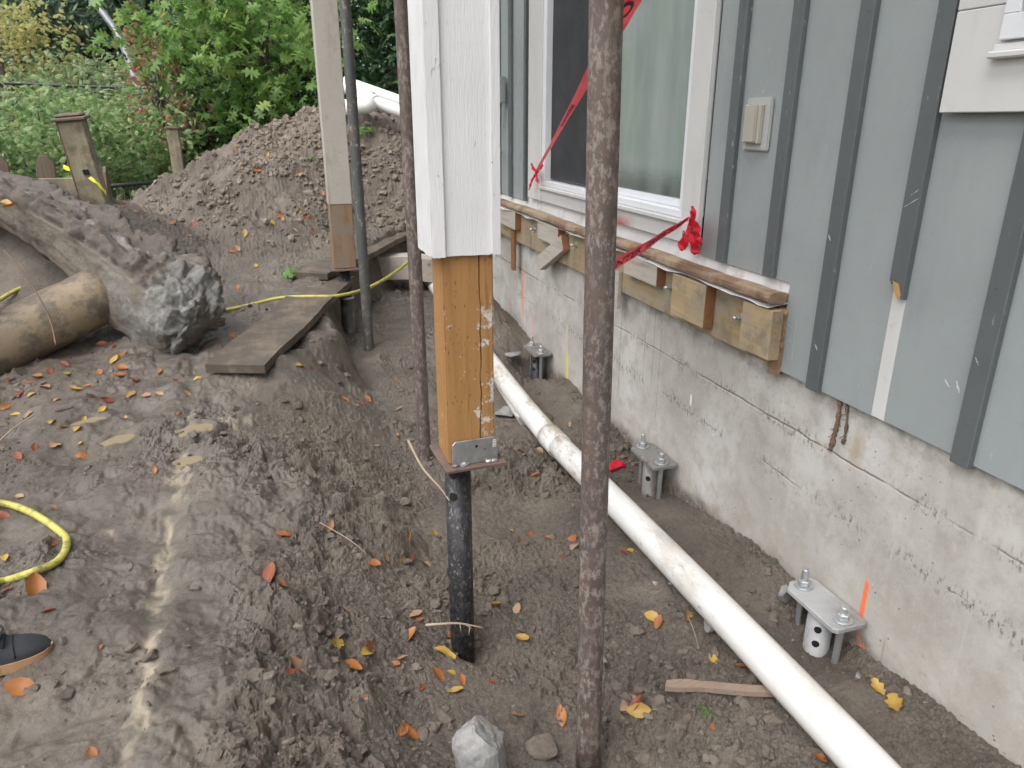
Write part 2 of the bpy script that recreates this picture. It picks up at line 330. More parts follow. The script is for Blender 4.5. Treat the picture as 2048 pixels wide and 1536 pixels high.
# ------------------------------------------------------------------ more materials
t_ = m_wood('treated_timber', (.265, .135, .045), (.34, .183, .066), (.145, .07, .026), 2, .7, incise=True)
_c = t_.b.inputs['Base Color'].links[0].from_socket
_p = t_.rng(t_.math('ADD', t_.noise(26, 5, .75), t_.math('MULTIPLY', t_.rng(t_.xyz()[0], -1.08, -.97), .13)), .63, .66)
_p = t_.math('MULTIPLY', _p, t_.rng(t_.noise(4.5, 2, .5, t_.mapv((1, 1, .8), (1, 5, 3))), .4, .52)); _p = t_.math('MULTIPLY', _p, t_.rng(t_.xyz()[2], 1.08, 1.0))
_c = t_.mix(_p, _c, (.5, .49, .46))
_w = t_.math('MULTIPLY', t_.math('SUBTRACT', t_.noise(5, 3, .6, t_.mapv((.01, .01, 1))), .5), .03)
_k = t_.rng(t_.math('ABSOLUTE', t_.math('ADD', t_.math('SUBTRACT', t_.xyz()[0], -1.017), _w)), .0006, .0022, 1, 0); _k = t_.math('MULTIPLY', _k, t_.rng(t_.noise(3, 2, .5, t_.mapv((.01, .01, 2))), .35, .5))
_c = t_.mix(t_.math('MULTIPLY', _k, .9), _c, (.035, .018, .008)); t_.set('Base Color', _c); t_.bump(t_.math('SUBTRACT', 0., _k), .8, .004); t_.bump(_p, .3, .002)
TIMBER = t_.m
LEDGER = m_wood('ledger_pine', (.27, .19, .10), (.35, .265, .15), (.15, .095, .045), 1, .75, gray=(.3, .265, .2), mudc=(.18, .15, .11), mud=.1).m
PALEBLOCK = m_wood('pale_pine_block', (.34, .25, .135), (.42, .325, .19), (.19, .125, .055), 1, .7, gray=(.3, .265, .2), mudc=(.2, .165, .12), mud=.05).m
GREYBLOCK = m_wood('weathered_grey_block', (.36, .32, .27), (.44, .40, .35), (.17, .14, .11), 1, .8).m
CEDAR = m_wood('red_brown_end_grain', (.19, .085, .04), (.25, .115, .055), (.14, .05, .02), 1, .7, knots=False).m
LOG = m_wood('weathered_pole_wood', (.16, .095, .058), (.235, .15, .095), (.1, .055, .03), 1, .65, gray=(.36, .29, .2)).m
BARK = m_soil('shaggy_bark', (.16, .09, .05), (.3, .19, .11), (.36, .26, .17))
PLANKW = m_wood('muddy_plank', (.115, .089, .065), (.165, .132, .099), (.055, .042, .031), 1, .55, mudc=(.075, .061, .05), mud=.35, knots=False).m
FENCEW = m_wood('weathered_fence_wood', (.22, .19, .125), (.31, .27, .185), (.09, .07, .045), 2, .8, gray=(.16, .14, .11), mudc=(.12, .1, .06), mud=.05).m
REDFENCE = m_wood('red_stained_fence_wood', (.2, .1, .085), (.27, .15, .13), (.1, .055, .045), 2, .8).m
DARKFENCE = m_wood('dark_fence_picket', (.1, .075, .055), (.15, .115, .085), (.05, .035, .025), 2, .85).m
PIPE = m_metal('brown_shoring_pipe', (.10, .08, .071), (.115, .08, .066), .5, .55, .2, (.235, .205, .18), .5, 2.6)
PIPEG = m_metal('green_grey_shoring_pipe', (.085, .093, .088), (.10, .085, .075), .35, .5, .25, (.34, .32, .28), .32, 1.)
PILE = m_metal('black_pile_steel', (.022, .022, .024), (.055, .05, .048), .35, .45, .45, (.2, .2, .2), .3, 5.)
RUST = m_metal('rusty_plate_steel', (.14, .1, .088), (.16, .1, .078), .5, .6, .3)
GALV = m_plain('galvanised_steel', (.5, .52, .53), .42, .75, vary=.15, bs=.2, sc=70)
BRUSH = m_metal('raw_bracket_steel', (.42, .43, .43), (.16, .13, .11), .12, .42, .75)
DGALV = m_metal('muddy_bracket_steel', (.24, .235, .225), (.14, .11, .09), .35, .6, .35, (.33, .32, .3), .2)
WGALV = m_metal('pale_coated_bracket_steel', (.4, .405, .41), (.17, .14, .115), .12, .55, .2)
DARK = m_plain('hole_black', (.008, .008, .008), .9)
p_ = Mt('white_pvc', rough=.32); _n = p_.noise(5, 6, .7, p_.mapv((1.6, .5, 1.6))); _f = p_.noise(48, 5, .75, p_.mapv((1, .5, 1)))
_d = p_.math('MULTIPLY', p_.rng(_n, .47, .66), p_.rng(p_.xyz()[1], 1.2, 3.1, .45, 1.5)); _c = p_.mix(_d, (.66, .655, .635), (.4, .35, .29)); _c = p_.mix(p_.math('MULTIPLY', p_.rng(_f, .56, .7), p_.rng(_n, .42, .6, .2, .75)), _c, (.2, .17, .14))
p_.set('Base Color', _c); p_.set('Roughness', p_.rng(_d, 0, 1, .3, .7)); p_.bump(_f, .1, .002); PVC = p_.m
HOSE = m_plain('yellow_hose_rubber', (.44, .41, .09), .5, vary=.1, bs=.15, dirt=(.09, .08, .055), amt=.9, dsc=22)
REDTAPE = m_leaf('red_plastic_tape', [(0, (.72, .016, .04)), (1, (.78, .03, .055))], .35, .3, None)
INK = m_plain('black_print', (.012, .008, .01), .6)
YTAPE = m_plain('yellow_plastic_tape', (.72, .66, .03), .4, vary=.1)
BLACKM = m_plain('black_railing_paint', (.015, .017, .018), .45)
LAMPM = m_plain('grey_lamp_pole', (.2, .21, .225), .45, .3)
GLASS = Mt('window_glass'); _g = GLASS.n('BsdfGlossy', {'Roughness': .03, 'Color': (.95, .98, .97)}); _tr = GLASS.n('BsdfTransparent', {'Color': (.9, .95, .93)})
_fr = GLASS.n('LayerWeight', {'Blend': .42}).outputs['Fresnel']; _mx = GLASS.n('MixShader', {0: GLASS.math('ADD', GLASS.math('MULTIPLY', _fr, .8), .12, True), 1: _tr.outputs[0], 2: _g.outputs[0]}); GLASS.nt.links.new(_mx.outputs[0], GLASS.out.inputs[0]); GLASS = GLASS.m
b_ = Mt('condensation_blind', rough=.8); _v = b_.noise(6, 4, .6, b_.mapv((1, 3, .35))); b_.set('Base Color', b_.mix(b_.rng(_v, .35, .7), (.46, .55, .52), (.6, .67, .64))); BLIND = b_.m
g2 = Mt('mist_and_reflection_glass', rough=.9); _v = g2.noise(5, 5, .6, g2.mapv((1, 2.5, .5))); g2.set('Base Color', g2.mix(g2.rng(_v, .35, .68), (.31, .375, .355), (.36, .425, .405)))  # pale diffuse colour stands for condensation plus reflected sky and trees
_gl = g2.n('BsdfGlossy', {'Roughness': .06, 'Color': (.95, .98, .97)}); _a = g2.n('MixShader', {0: g2.rng(g2.xyz()[2], 1.22, 1.34, .25, .8), 1: g2.n('BsdfTransparent', {'Color': (.85, .92, .9)}).outputs[0], 2: g2.b.outputs[0]}); _b = g2.n('MixShader', {0: g2.math('ADD', g2.math('MULTIPLY', g2.n('LayerWeight', {'Blend': .42}).outputs['Fresnel'], .6), .08, True), 1: _a.outputs[0], 2: _gl.outputs[0]}); g2.nt.links.new(_b.outputs[0], g2.out.inputs[0]); MIST_REFL = g2.m
SCREEN = m_plain('insect_screen', (.03, .033, .036), .8, vary=.25, bs=.02)
ROOM = m_plain('dark_room', (.05, .055, .06), .9)
SWPL = m_paint('switch_plate_grey', (.42, .43, .42), .45, (.3, .3, .28), .3)
SWCOV = m_plain('switch_cover_beige', (.42, .4, .34), .4, vary=.05)

# ------------------------------------------------------------------ ground
def lerp(x, pts): a = np.array(pts, float); return np.interp(x, a[:, 0], a[:, 1])
PUD = [(-1.905, 2.99, .075, .05, .35), (-1.925, 2.81, .05, .05, .2), (-2.2, 3.03, .06, .045, .5), (-2.33, 3.2, .06, .03, .5), (-1.60, 4.62, .12, .045, .5), (-1.95, 4.75, .1, .04, .4), 
       (-1.985, 2.36, .07, .03, .9), (-2.12, 2.42, .09, .04, .9), (-1.955, 2.13, .035, .13, -.1), (-1.935, 1.5, .032, .13, -.1), (-1.95, 1.74, .03, .09, .05), (-1.935, 1.3, .03, .1, 0), (-1.9, 1.12, .04, .1, .1), (-1.93, 2.55, .03, .07, .2), (-1.75, 3.1, .16, .07, .5)]
def crest(y): return lerp(y, [(.3, -1.95), (1.2, -1.9), (1.4, -1.86), (1.9, -1.77), (2.35, -1.66), (2.8, -1.72), (3.2, -1.68), (3.6, -1.5), (4.0, -1.28), (5, -1.22), (6, -1.2), (9, -1.2)])
def base_h(x, y):
    plat = lerp(y, [(0, .18), (1.8, .19), (2.5, .225), (3.0, .27), (3.45, .36), (4.5, .43), (5.2, .5), (6, .58), (7, .6), (8, .5), (10, .2), (16, -.4), (40, -1.2), (400, -1.5)])
    plat = plat + (.95 - plat) * sstep(4.3, 5.3, y) * sstep(1.9, 2.65, -x) * sstep(7.2, 5.9, y)
    plat = plat - 1.2 * sstep(2.85, 4.2, -x) * sstep(3.2, 5.0, y)
    ridge = lerp(x, [(-3.4, -.2), (-2.9, .45), (-2.75, .72), (-2.48, .86), (-2.16, 1.06), (-1.69, 1.3), (-1.3, 1.46), (-.95, 1.56), (-.5, 1.52), (0, 1.42), (1, 1.36), (3, .5)])
    yt = 5.45 + .95 * sstep(-1.5, -.5, x); t = np.clip((y - yt + .25 * pnoise(x * 1.3, y * 1.3, 88)) / (7.5 - yt), 0, 1); t = .35 * t * t + .65 * t; b = np.clip((9.6 - y) / 2.0, 0, 1)
    md = .45 + (ridge - .45) * np.where(y < 7.5, t * (1.25 - .25 * t), 1) * sstep(0, 1, b)
    plat = np.maximum(plat, np.where(y > 5.6, md, -9))
    floor = lerp(y, [(0, -.04), (1.5, -.04), (3, -.03), (4.55, .11), (5, .15), (6, .2), (7, .3)])
    near = sstep(2.6, 1.5, y)
    floor = floor - .06 * near * sstep(-.4, -.9, x) + .075 * sstep(-.5, -.25, x) * near + .05 * sstep(-.3, -.1, x)
    floor = floor + .26 * np.exp(-((x + .24) / .16) ** 2 - ((y - 4.62) / .3) ** 2) + .06 * np.exp(-((x + .12) / .15) ** 2 - ((y - 3.15) / .3) ** 2)
    for yb, dh in ((1.44, .105), (2.5, .075), (3.98, .23)): floor = floor - .04 * np.exp(-((x + .86) / .2) ** 2 - ((y - 1.3) / .2) ** 2) / 3 - dh * np.exp(-((x + .07) / .12) ** 2 - ((y - yb) / .16) ** 2)
    floor = floor - .09 * np.exp(-(((x + 1.04) / .075) ** 2 + ((y - 1.85) / .08) ** 2))
    xe = crest(y) + .07 * pnoise(x * 0 + 3.3, y * 3.1, 5) + .03 * pnoise(y * 9, x * 0, 6)
    wd = lerp(y, [(0, 1.0), (1.4, .95), (2.0, .85), (2.7, .78), (3.2, .74), (3.6, .5), (4.05, .12), (9, .1)])
    u = (x - xe) / wd; k0 = sstep(-.15, 1.05, u); k1 = .35 * sstep(-.1, .5, u) + .65 * sstep(.42, .75, u + .12 * pnoise(x * 7, y * 7, 12))
    sc_ = .7 * np.exp(-((y - 2.25) / .22) ** 2); k = k0 * (1 - sc_) + k1 * sc_
    # far end of the trench: the line of the second plank
    s_ = (x + 1.27) * .866 - (y - 4.95) * .5
    k = k * sstep(-.05, .07, s_)
    return plat * (1 - k) + floor * k, k
def rough_map(x, y, k):
    edge = crest(y) + .24 + .12 * pnoise(x * 2.2, y * 2.2, 45)
    path = sstep(-2.8, -2.35, x + .2 * pnoise(x * 1.7, y * 1.7, 46)) * sstep(edge, edge - .3, x) * sstep(5.7, 5.0, y)
    r_ = 1 - .82 * path * np.clip(.85 + .7 * fbm(x * 1.9, y * 1.9, 40, 3), 0, 1.1)
    smooth_floor = sstep(.1, .45, fbm(x * 1.5 + 4, y * 1.5, 47, 2) + .1) * k; r_ = r_ * (1 - .6 * smooth_floor)
    return np.clip(r_, .1, 1.3), path
def height(x, y):
    x = np.asarray(x, float); y = np.asarray(y, float); h, k = base_h(x, y); rm, path = rough_map(x, y, k)
    bank = np.exp(-((x - crest(y) - .2) / .3) ** 2) * sstep(3.4, 2.9, y)
    md = sstep(5.7, 6.4, y); far = sstep(14, 9, y)
    wx = x + .03 * pnoise(x * 11, y * 11, 3) + .012 * pnoise(x * 31, y * 31, 33); wy = y + .03 * pnoise(x * 11 + 9, y * 11, 4) + .012 * pnoise(x * 31, y * 31 + 5, 34)
    h = h + .04 * fbm(x * 2.1, y * 2.1, 1, 3) * far * (.6 + 1.1 * md)
    lump = np.clip(.3 + 1.1 * fbm(x * 2.3, y * 2.3, 50, 2) + .8 * bank, .08, 1.25)
    h = h + rm * far * (.058 * lump * (billow(wx * 5.5, wy * 5.5, 9, 3) - .28) + .28 * lump * plates(wx, wy, .085, 21) * (.35 + .65 * (fbm(x * 4, y * 4, 55, 2) > 0)) + .34 * plates(wx, wy, .034, 31) * (.35 + .8 * lump) + .013 * (billow(x * 34, y * 34, 62, 2) - .25) + .45 * plates(wx, wy, .017, 35) * (.3 + .7 * lump))
    h = h + rm * far * .35 * domes(wx, wy, .11, 91, .22, .1, .42) * lump
    h = h + far * md * (.14 * domes(wx, wy, .07, 61, .6) + .1 * plates(wx, wy, .05, 62) + .06 * billow(x * 3, y * 3, 66, 3))
    h = h + path * (.028 * fbm(wx * 2.6 + wy * 1.2, wy * 4.5 - wx * 1.6, 70, 3) + .016 * np.minimum(billow(wx * 5 + wy * 2.5, wy * 2.2 - wx * 5, 77, 2) * 2.2, .6))
    h = h - path * .016 * np.exp(-((x + 1.945 + .03 * pnoise(y * 5, y * 0, 8)) / .035) ** 2)
    for cx, cy, a, b, th in PUD[:NP]:
        dx, dy = x - cx, y - cy; c, s_ = math.cos(th), math.sin(th); u = (dx * c + dy * s_) / a; v = (-dx * s_ + dy * c) / b; q = u * u + v * v
        if np.size(x) > 4 or float(np.min(q)) < 12:
            flat = sstep(2.8, 1.2, q); z0 = PZ.get((cx, cy))
            if z0 is not None: h = h * (1 - flat) + (z0 + .016 * np.clip(q - 1, -1, 1.5) + .011 * pnoise(x * 22, y * 22, 5)) * flat
    return h
PZ = {}; NP = 0
def gh(x, y): return float(height(np.array([x]), np.array([y]))[0])
def hit(px, py):
    d = ray(px, py); t = np.linspace(1.0, 14, 160); bz = base_h(CAM[0] + d[0] * t, CAM[1] + d[1] * t)[0]; b = np.nonzero(CAM[2] + d[2] * t < bz + .06)[0]
    t0 = t[max(0, (b[0] if len(b) else 159) - 1)]; t = np.linspace(t0 - .05, t0 + .45, 120); P = CAM[None] + d[None] * t[:, None]; z = height(P[:, 0], P[:, 1]); b = np.nonzero(P[:, 2] < z)[0]
    i = b[0] if len(b) else len(t) - 1; p = P[i].copy(); p[2] = z[i]; return p

PZ = {(c[0], c[1]): gh(c[0], c[1]) - .006 for c in PUD[:6]}; NP = 6
def axis(segs):
    out = []
    for a, b, s0, s1 in segs:
        v = a
        while v < b - 1e-6:
            out.append(v); q = (v - a) / (b - a); v += s0 + (s1 - s0) * q
    return np.array(out + [segs[-1][1]])
ys = axis([(-60, -2, 12, 2), (-2, .55, .6, .1), (.55, .95, .03, .006), (.95, 2.7, .0043, .0052), (2.7, 5.2, .0055, .012), (5.2, 8.4, .013, .025), (8.4, 12, .06, .5), (12, 60, .8, 12), (60, 400, 30, 120)])
xs = np.concatenate([axis([(-300, -60, 100, 30), (-60, -6, 12, .5), (-6, -2.95, .25, .03), (-2.95, -2.45, .016, .009), (-2.45, .03, .0048, .0048)]), [.06, .12, .3, 1, 3, 8, 20, 60, 200, 300]])
GX, GY = np.meshgrid(xs, ys); H = height(GX, GY); _, KK = base_h(GX, GY); RM, PATH = rough_map(GX, GY, KK)
nx, ny = len(xs), len(ys)
idx = np.arange(nx * ny).reshape(ny, nx); F = np.stack([idx[:-1, :-1], idx[:-1, 1:], idx[1:, 1:], idx[1:, :-1]], -1).reshape(-1, 4)
slope = np.hypot(*np.gradient(H, 1)) * 0
wet = np.clip(PATH * (.75 + .9 * fbm(GX * 2.2, GY * 2.2, 81, 3)) + .35 * np.exp(-((GX - crest(GY)) / .3) ** 2) * sstep(3.6, 2.6, GY) + .45 * sstep(3.2, 4.2, GY) * KK + .3 * sstep(4.3, 5, GY) * sstep(6.4, 5.6, GY) + .25 * fbm(GX * 5, GY * 5, 83, 3) * sstep(6.4, 5.9, GY), 0, 1)
wet *= np.where(GY > 6.2, .25, 1)
silt = np.zeros_like(GX)
for cx, cy, a, b, th in PUD:
    dx, dy = GX - cx, GY - cy; c, s_ = math.cos(th), math.sin(th); q = ((dx * c + dy * s_) / a) ** 2 + ((-dx * s_ + dy * c) / b) ** 2; silt = np.maximum(silt, np.exp(-q * 2.2) * .62 * sstep(-.1, .3, fbm(GX * 22, GY * 16, 93, 4)))
silt = np.maximum(silt, .5 * np.exp(-((GX + 1.945 + .05 * fbm(GX * 9, GY * 7, 6, 3)) / .022) ** 2) * sstep(.05, .35, fbm(GX * 8, GY * 6, 90, 3) + .25) * 1.5 * sstep(3.4, 3.0, GY))
g = link('ground', fast_mesh('ground', np.stack([GX, GY, H], -1).reshape(-1, 3), F, dict(wet=wet.ravel(), silt=silt.ravel()), True), MUD); tag(g, kind='structure')
g.data.polygons.foreach_set('use_smooth', ((RM[:-1, :-1] < .55) | (GY[:-1, :-1] > 3.2)).ravel())
WATER = Mt('silty_water', (.25, .2, .125), .06, spec=.5).m
for cx, cy, a, b, th in PUD[:6]:
    n = 28; z = PZ[(cx, cy)] + .0005; q = MB(); c, s_ = math.cos(th), math.sin(th); v = [(cx, cy, z)]
    for k in range(n):
        t = 2 * math.pi * k / n; u = 1.28 * a * math.cos(t); w = 1.28 * b * math.sin(t); v.append((cx + u * c - w * s_, cy + u * s_ + w * c, z))
    q.add(v, [(0, k + 1, (k + 1) % n + 1) for k in range(n)]); tag(q.build('puddle', WATER), kind='structure')

# ------------------------------------------------------------------ house: foundation, siding, battens, windows
house = thing('house', (0.1, 3, 0), 'grey board-and-batten house with white trim on an exposed concrete foundation', 'house')
HY0, HY1 = -1.2, 7.0
SX = -.02                                                     # siding face
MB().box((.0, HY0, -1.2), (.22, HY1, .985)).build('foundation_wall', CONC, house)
WY0, WY1, WZ0, WZ1 = 2.49, 4.06, 1.175, 2.45                 # opening of the near window
bat = [(HY0 + .15, .048), (-.74, .05), (-.47, .05), (-.2, .05), (.07, .05), (.34, .05), (.61, .05), (.88, .05), (1.155, .05), (1.427, .05), (1.672, .052), (1.94, .052), (2.212, .05)]
edges = [HY0] + [b for b, _ in bat] + [2.36]
def panel(y0, y1, z0, z1): MB().box((SX, y0, z0), (.0, y1, z1)).build('siding_panel', SIDING, house, .0015, 1)
TOP = 3.4
for a, b in zip(edges[:-1], edges[1:]):
    lo, hi = a + .0015, b - .0015; zb = 1.03 if lo > 1.84 else .748
    if lo < 1.85 < hi:
        v = [(xx, yy, zz) for xx in (SX, .0) for yy, zz in ((lo, .748), (1.847, .748), (1.847, 1.03), (hi, 1.03), (hi, TOP), (lo, TOP))]
        MB().add(v, [(5, 4, 3, 2, 1, 0), (6, 7, 8, 9, 10, 11)] + [(k, (k + 1) % 6, 6 + (k + 1) % 6, 6 + k) for k in range(6)]).build('siding_panel', SIDING, house)
    else: panel(lo, hi, zb + random.uniform(-.003, .003), TOP)
panel(2.362, 4.4, 2.62, TOP)
for i in range(10):
    a = 4.4 + i * .265; b = min(a + .265, HY1)
    if a < HY1: panel(a + .0015, b - .0015, 1.03, TOP)
def batten(y, w, z0, z1=TOP, broken=False):
    q = MB(); f = SX - .018
    if not broken: q.box((f, y - w / 2, z0), (SX - .0005, y + w / 2, z1)).build('batten', BATTEN, house, .0018, 1)
    else:
        prof = [(y + w / 2, z0 + .028), (y + w * .3, z0 + .02), (y + w * .12, z0 + .03), (y - w * .1, z0 + .012), (y - w * .28, z0 - .006), (y - w / 2, z0 - .012)]
        v = []; n = len(prof)
        for xx in (f, SX - .0005): v += [(xx, py, pz) for py, pz in prof] + [(xx, y - w / 2, z1), (xx, y + w / 2, z1)]
        m_ = n + 2; q.add(v, [tuple(range(m_)), tuple(reversed(range(m_, 2 * m_)))] + [(k, m_ + k, m_ + (k + 1) % m_, (k + 1) % m_) for k in range(m_)])
        o = q.build('batten', BATTEN, house, .0012, 1); tag(o, 'dark grey batten snapped off short above a bare white strip')
        c = MB(); c.add([(f - .0012, y + .012, z0 + .03), (f - .0012, y - .008, z0 + .026), (f - .0012, y - .021, z0 + .0), (f - .002, y - .016, z0 - .014), (f - .001, y + .002, z0 + .004)], [(0, 1, 2, 3, 4)]).build('splintered_wood', m_plain('raw_orange_wood', (.5, .27, .09), .8, bs=.4), o)
for y, w in bat: batten(y, w, 1.032 if y > 1.9 else .742 + .004 * math.sin(y * 9), broken=(y == 1.427)) if y != 1.427 else batten(y, w, 1.09, broken=True)
for i in range(1, 10): batten(4.4 + i * .265 + (.0 if i else .03), .055, 1.03)
batten(2.388, .03, 1.032); batten(4.372, .035, 1.03)
q = MB(); q.box((SX - .0022, 1.404, .75), (SX - .0005, 1.447, 1.12)); q.build('unpainted_strip', m_paint('bare_white_strip', (.6, .6, .585), .6, (.3, .29, .26), .35), house)
def scar(pts, w=.004, mat=None):
    pass
# near window: trim boards, vinyl frame, two sliding panes, blind behind
TF = SX - .022
win = MB().box((TF, 2.365, 1.062), (SX - .0005, 2.36 + .125, 2.6)).build('window', WHITE, house, .002, 1); tag(win, 'sliding window with white trim, a dark screened half and a half pale with mist and painted reflection')
MB().box((TF, 4.062, 1.062), (SX - .0005, 4.285, 2.6)).build('trim_board', WHITE, win, .002, 1)
MB().box((TF + .003, 2.4865, 1.062), (SX - .0005, 4.0605, 1.128)).build('trim_board', WHITE, win, .002, 1)
MB().box((TF + .003, 2.4865, 2.47), (SX - .0005, 4.0605, 2.6)).build('trim_board', WHITE, win, .002, 1)
MB().box((TF - .016, 2.47, 1.13), (.03, 4.0605, 1.148)).build('window_sill', WHITE, win, .003, 1)
fr = MB()
fr.box((TF + .006, 2.487, 1.149), (.06, 4.06, 1.178)); fr.box((TF + .006, 4.015, 1.178), (.06, 4.06, 2.46)); fr.box((TF + .006, 2.487, 1.178), (.06, 2.515, 2.46)); fr.box((TF + .006, 2.515, 2.43), (.06, 4.015, 2.46))
fr.build('frame', VINYL, win, .003, 1)
def sash(y0, y1, x0, x1, z0, z1, w):
    s_ = MB(); s_.box((x0, y0, z0), (x1, y1, z0 + w)); s_.box((x0, y0, z1 - w), (x1, y1, z1)); s_.box((x0, y0, z0 + w), (x1, y0 + w, z1 - w)); s_.box((x0, y1 - w, z0 + w), (x1, y1, z1 - w)); return s_
sash(2.516, 3.27, .004, .03, 1.179, 2.429, .03).build('sash', VINYL, win, .002, 1)
sash(3.23, 4.014, .033, .058, 1.179, 2.429, .03).build('sash', VINYL, win, .002, 1)
MB().box((.014, 2.547, 1.21), (.018, 3.239, 2.398)).build('pane', MIST_REFL, win)
MB().box((.043, 3.261, 1.21), (.047, 3.983, 2.398)).build('pane', GLASS, win)
MB().box((.0, 3.28, 1.19), (.0025, 4.01, 2.425)).build('insect_screen', SCREEN, win)
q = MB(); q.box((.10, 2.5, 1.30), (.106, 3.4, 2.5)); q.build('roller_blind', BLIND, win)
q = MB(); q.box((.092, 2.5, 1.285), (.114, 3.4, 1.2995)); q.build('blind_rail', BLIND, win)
rm = MB(); rm.box((.9, 2.2, .99), (.92, 4.3, 2.7)); rm.box((.23, 2.2, .99), (.9, 2.22, 2.7)); rm.box((.23, 4.28, .99), (.9, 4.3, 2.7)); rm.box((.23, 2.22, .99), (.9, 4.28, 1.0)); rm.box((.23, 2.22, 2.69), (.9, 4.28, 2.7)); rm.build('dark_room', ROOM, win)
# far-right window: wide trim, sill and vinyl corner
w2 = MB().box((SX - .03, .9, 1.515), (SX - .0195, 1.385, 1.72)).build('window', WHITE, house, .002, 1); tag(w2, 'corner of a second window with wide white trim')
MB().box((SX - .03, 1.26, 1.7215), (SX - .0195, 1.385, 2.7)).build('trim_board', WHITE, w2, .002, 1)
MB().box((SX - .052, .9, 1.618), (SX - .0305, 1.272, 1.632)).build('window_sill', WHITE, w2, .003, 1)
MB().box((SX - .04, .9, 1.632), (SX - .0305, 1.268, 1.646)).build('sill_bead', FLASH, w2, .002, 1)
q = MB(); q.box((SX - .044, .9, 1.652), (SX - .0305, 1.258, 1.70)); q.box((SX - .044, 1.222, 1.70), (SX - .0305, 1.258, 2.5)); q.box((SX - .05, .9, 1.70), (SX - .0305, 1.21, 1.735)); q.box((SX - .05, 1.18, 1.735), (SX - .0305, 1.21, 2.5)); q.build('frame', VINYL, w2, .002, 1)
MB().box((SX - .036, .9, 1.735), (SX - .031, 1.18, 2.5)).build('pane', GLASS, w2)
# switch with weather cover, small far junction box and its cable
sw = MB().box((SX - .012, 2.022, 1.408), (SX - .0005, 2.15, 1.566)).build('switch_plate', SWPL, house, .004, 2)
q = MB(); q.box((SX - .034, 2.066, 1.432), (SX - .0125, 2.122, 1.543)); o = q.build('switch_cover', SWCOV, sw, .004, 2)
MB().box((SX - .028, 2.052, 1.430), (SX - .0125, 2.0645, 1.545)).build('cover_flange', SWCOV, sw, .002, 1); MB().box((SX - .028, 2.1235, 1.430), (SX - .0125, 2.134, 1.545)).build('cover_flange', SWCOV, sw, .002, 1)
jb = MB().box((SX - .06, 4.74, 1.60), (SX - .019, 4.81, 1.76)).build('junction_box', SIDING, house, .005, 2)
MB().tube(spline([(SX - .035, 4.80, 1.60), (SX - .035, 4.81, 1.5), (SX - .04, 4.815, 1.42)], 5), .008, 8).build('cable', BATTEN, jb)
MB().tube([(SX - .03, 4.82, 1.30), (SX - .1, 4.80, 1.30)], .018, 12).build('hose_tap', GALV, house); 
SCR = m_plain('bare_scratch', (.55, .56, .56), .7)
for y0, z0, y1, z1, w in ((1.795, .93, 1.792, .80, .0025), (1.83, .905, 1.80, .895, .004), (1.815, .86, 1.811, .85, .004), (1.25, .92, 1.235, .905, .008), (1.218, .925, 1.205, .90, .007), (1.43, 1.33, 1.41, 1.345, .003), (1.445, 1.30, 1.405, 1.325, .002), (1.68, .885, 1.668, .87, .006), (1.17, 1.0, 1.16, .985, .004), (1.69, 1.20, 1.68, 1.185, .006)):
    xf = SX - (.0185 if any(abs(y0 - b_) < .028 for b_, _ in bat) else .0006) - .0006; n = 7; v = []
    for i in range(n + 1):
        t = i / n; ww = w * (.35 + .65 * math.sin(math.pi * min(max(t, .08), .92))) * random.uniform(.5, 1.2); py, pz = y0 + (y1 - y0) * t + random.uniform(-.001, .001), z0 + (z1 - z0) * t; v += [(xf, py - ww / 2, pz), (xf, py + ww / 2, pz + random.uniform(-.001, .001))]
    MB().add(v, [(2 * i, 2 * i + 1, 2 * i + 3, 2 * i + 2) for i in range(n)]).build('paint_scratch', SCR, house)
NAIL = m_plain('rusty_nail_head', (.12, .08, .06), .7)
for y, w in bat[7:]:
    for z in (.80, 1.1, 1.4, 1.7, 2.0):
        if not (y == 1.427 and z < 1.15) and not (y > 1.9 and z < 1.05) and random.random() < .8:
            a = y + random.uniform(-.012, .012); c = (SX - .0187, a, z + random.uniform(-.06, .06)); MB().add([c] + [(c[0], c[1] + .003 * math.cos(k * .7854), c[2] + .003 * math.sin(k * .7854)) for k in range(8)], [(0, k + 1, (k + 1) % 8 + 1) for k in range(8)]).build('nail_head', NAIL if random.random() < .5 else BATTEN, house)
# white membrane below the cut siding
q = MB(); n = 60
for sgn in (0,):
    v = []; 
    for i in range(n + 1):
        y = 1.85 + (HY1 - 1.85) * i / n; w = .004 * math.sin(i * 1.7) + .003 * math.sin(i * .63)
        v += [(SX + .012, y, 1.062), (SX + .010, y, 1.026), (SX - .004 + w, y, .987)]
    q.add(v, [(i * 3 + k, i * 3 + k + 1, i * 3 + k + 4, i * 3 + k + 3) for i in range(n) for k in range(2)], True)
q.build('house_wrap', FLASH, house)
# red overspray on the trim is a thin dried stain
RS = Mt('red_overspray', (.55, .02, .05), .6); _d = RS.math('MULTIPLY', RS.box_mask([(1, 3.02, .1, .1), (2, 1.03, .06, .045)], .02, 14), RS.rng(RS.noise(9, 4), .3, .6, .3, 1))
_tr = RS.n('BsdfTransparent'); _mx = RS.n('MixShader', {0: RS.math('MULTIPLY', _d, .8), 1: _tr.outputs[0], 2: RS.b.outputs[0]}); RS.nt.links.new(_mx.outputs[0], RS.out.inputs[0])
MB().add([(TF - .0012, 2.86, 1.064), (TF - .0012, 3.2, 1.064), (TF - .0012, 3.2, 1.126), (TF - .0012, 2.86, 1.126)], [(0, 1, 2, 3)]).build('paint_stain', RS.m, house)

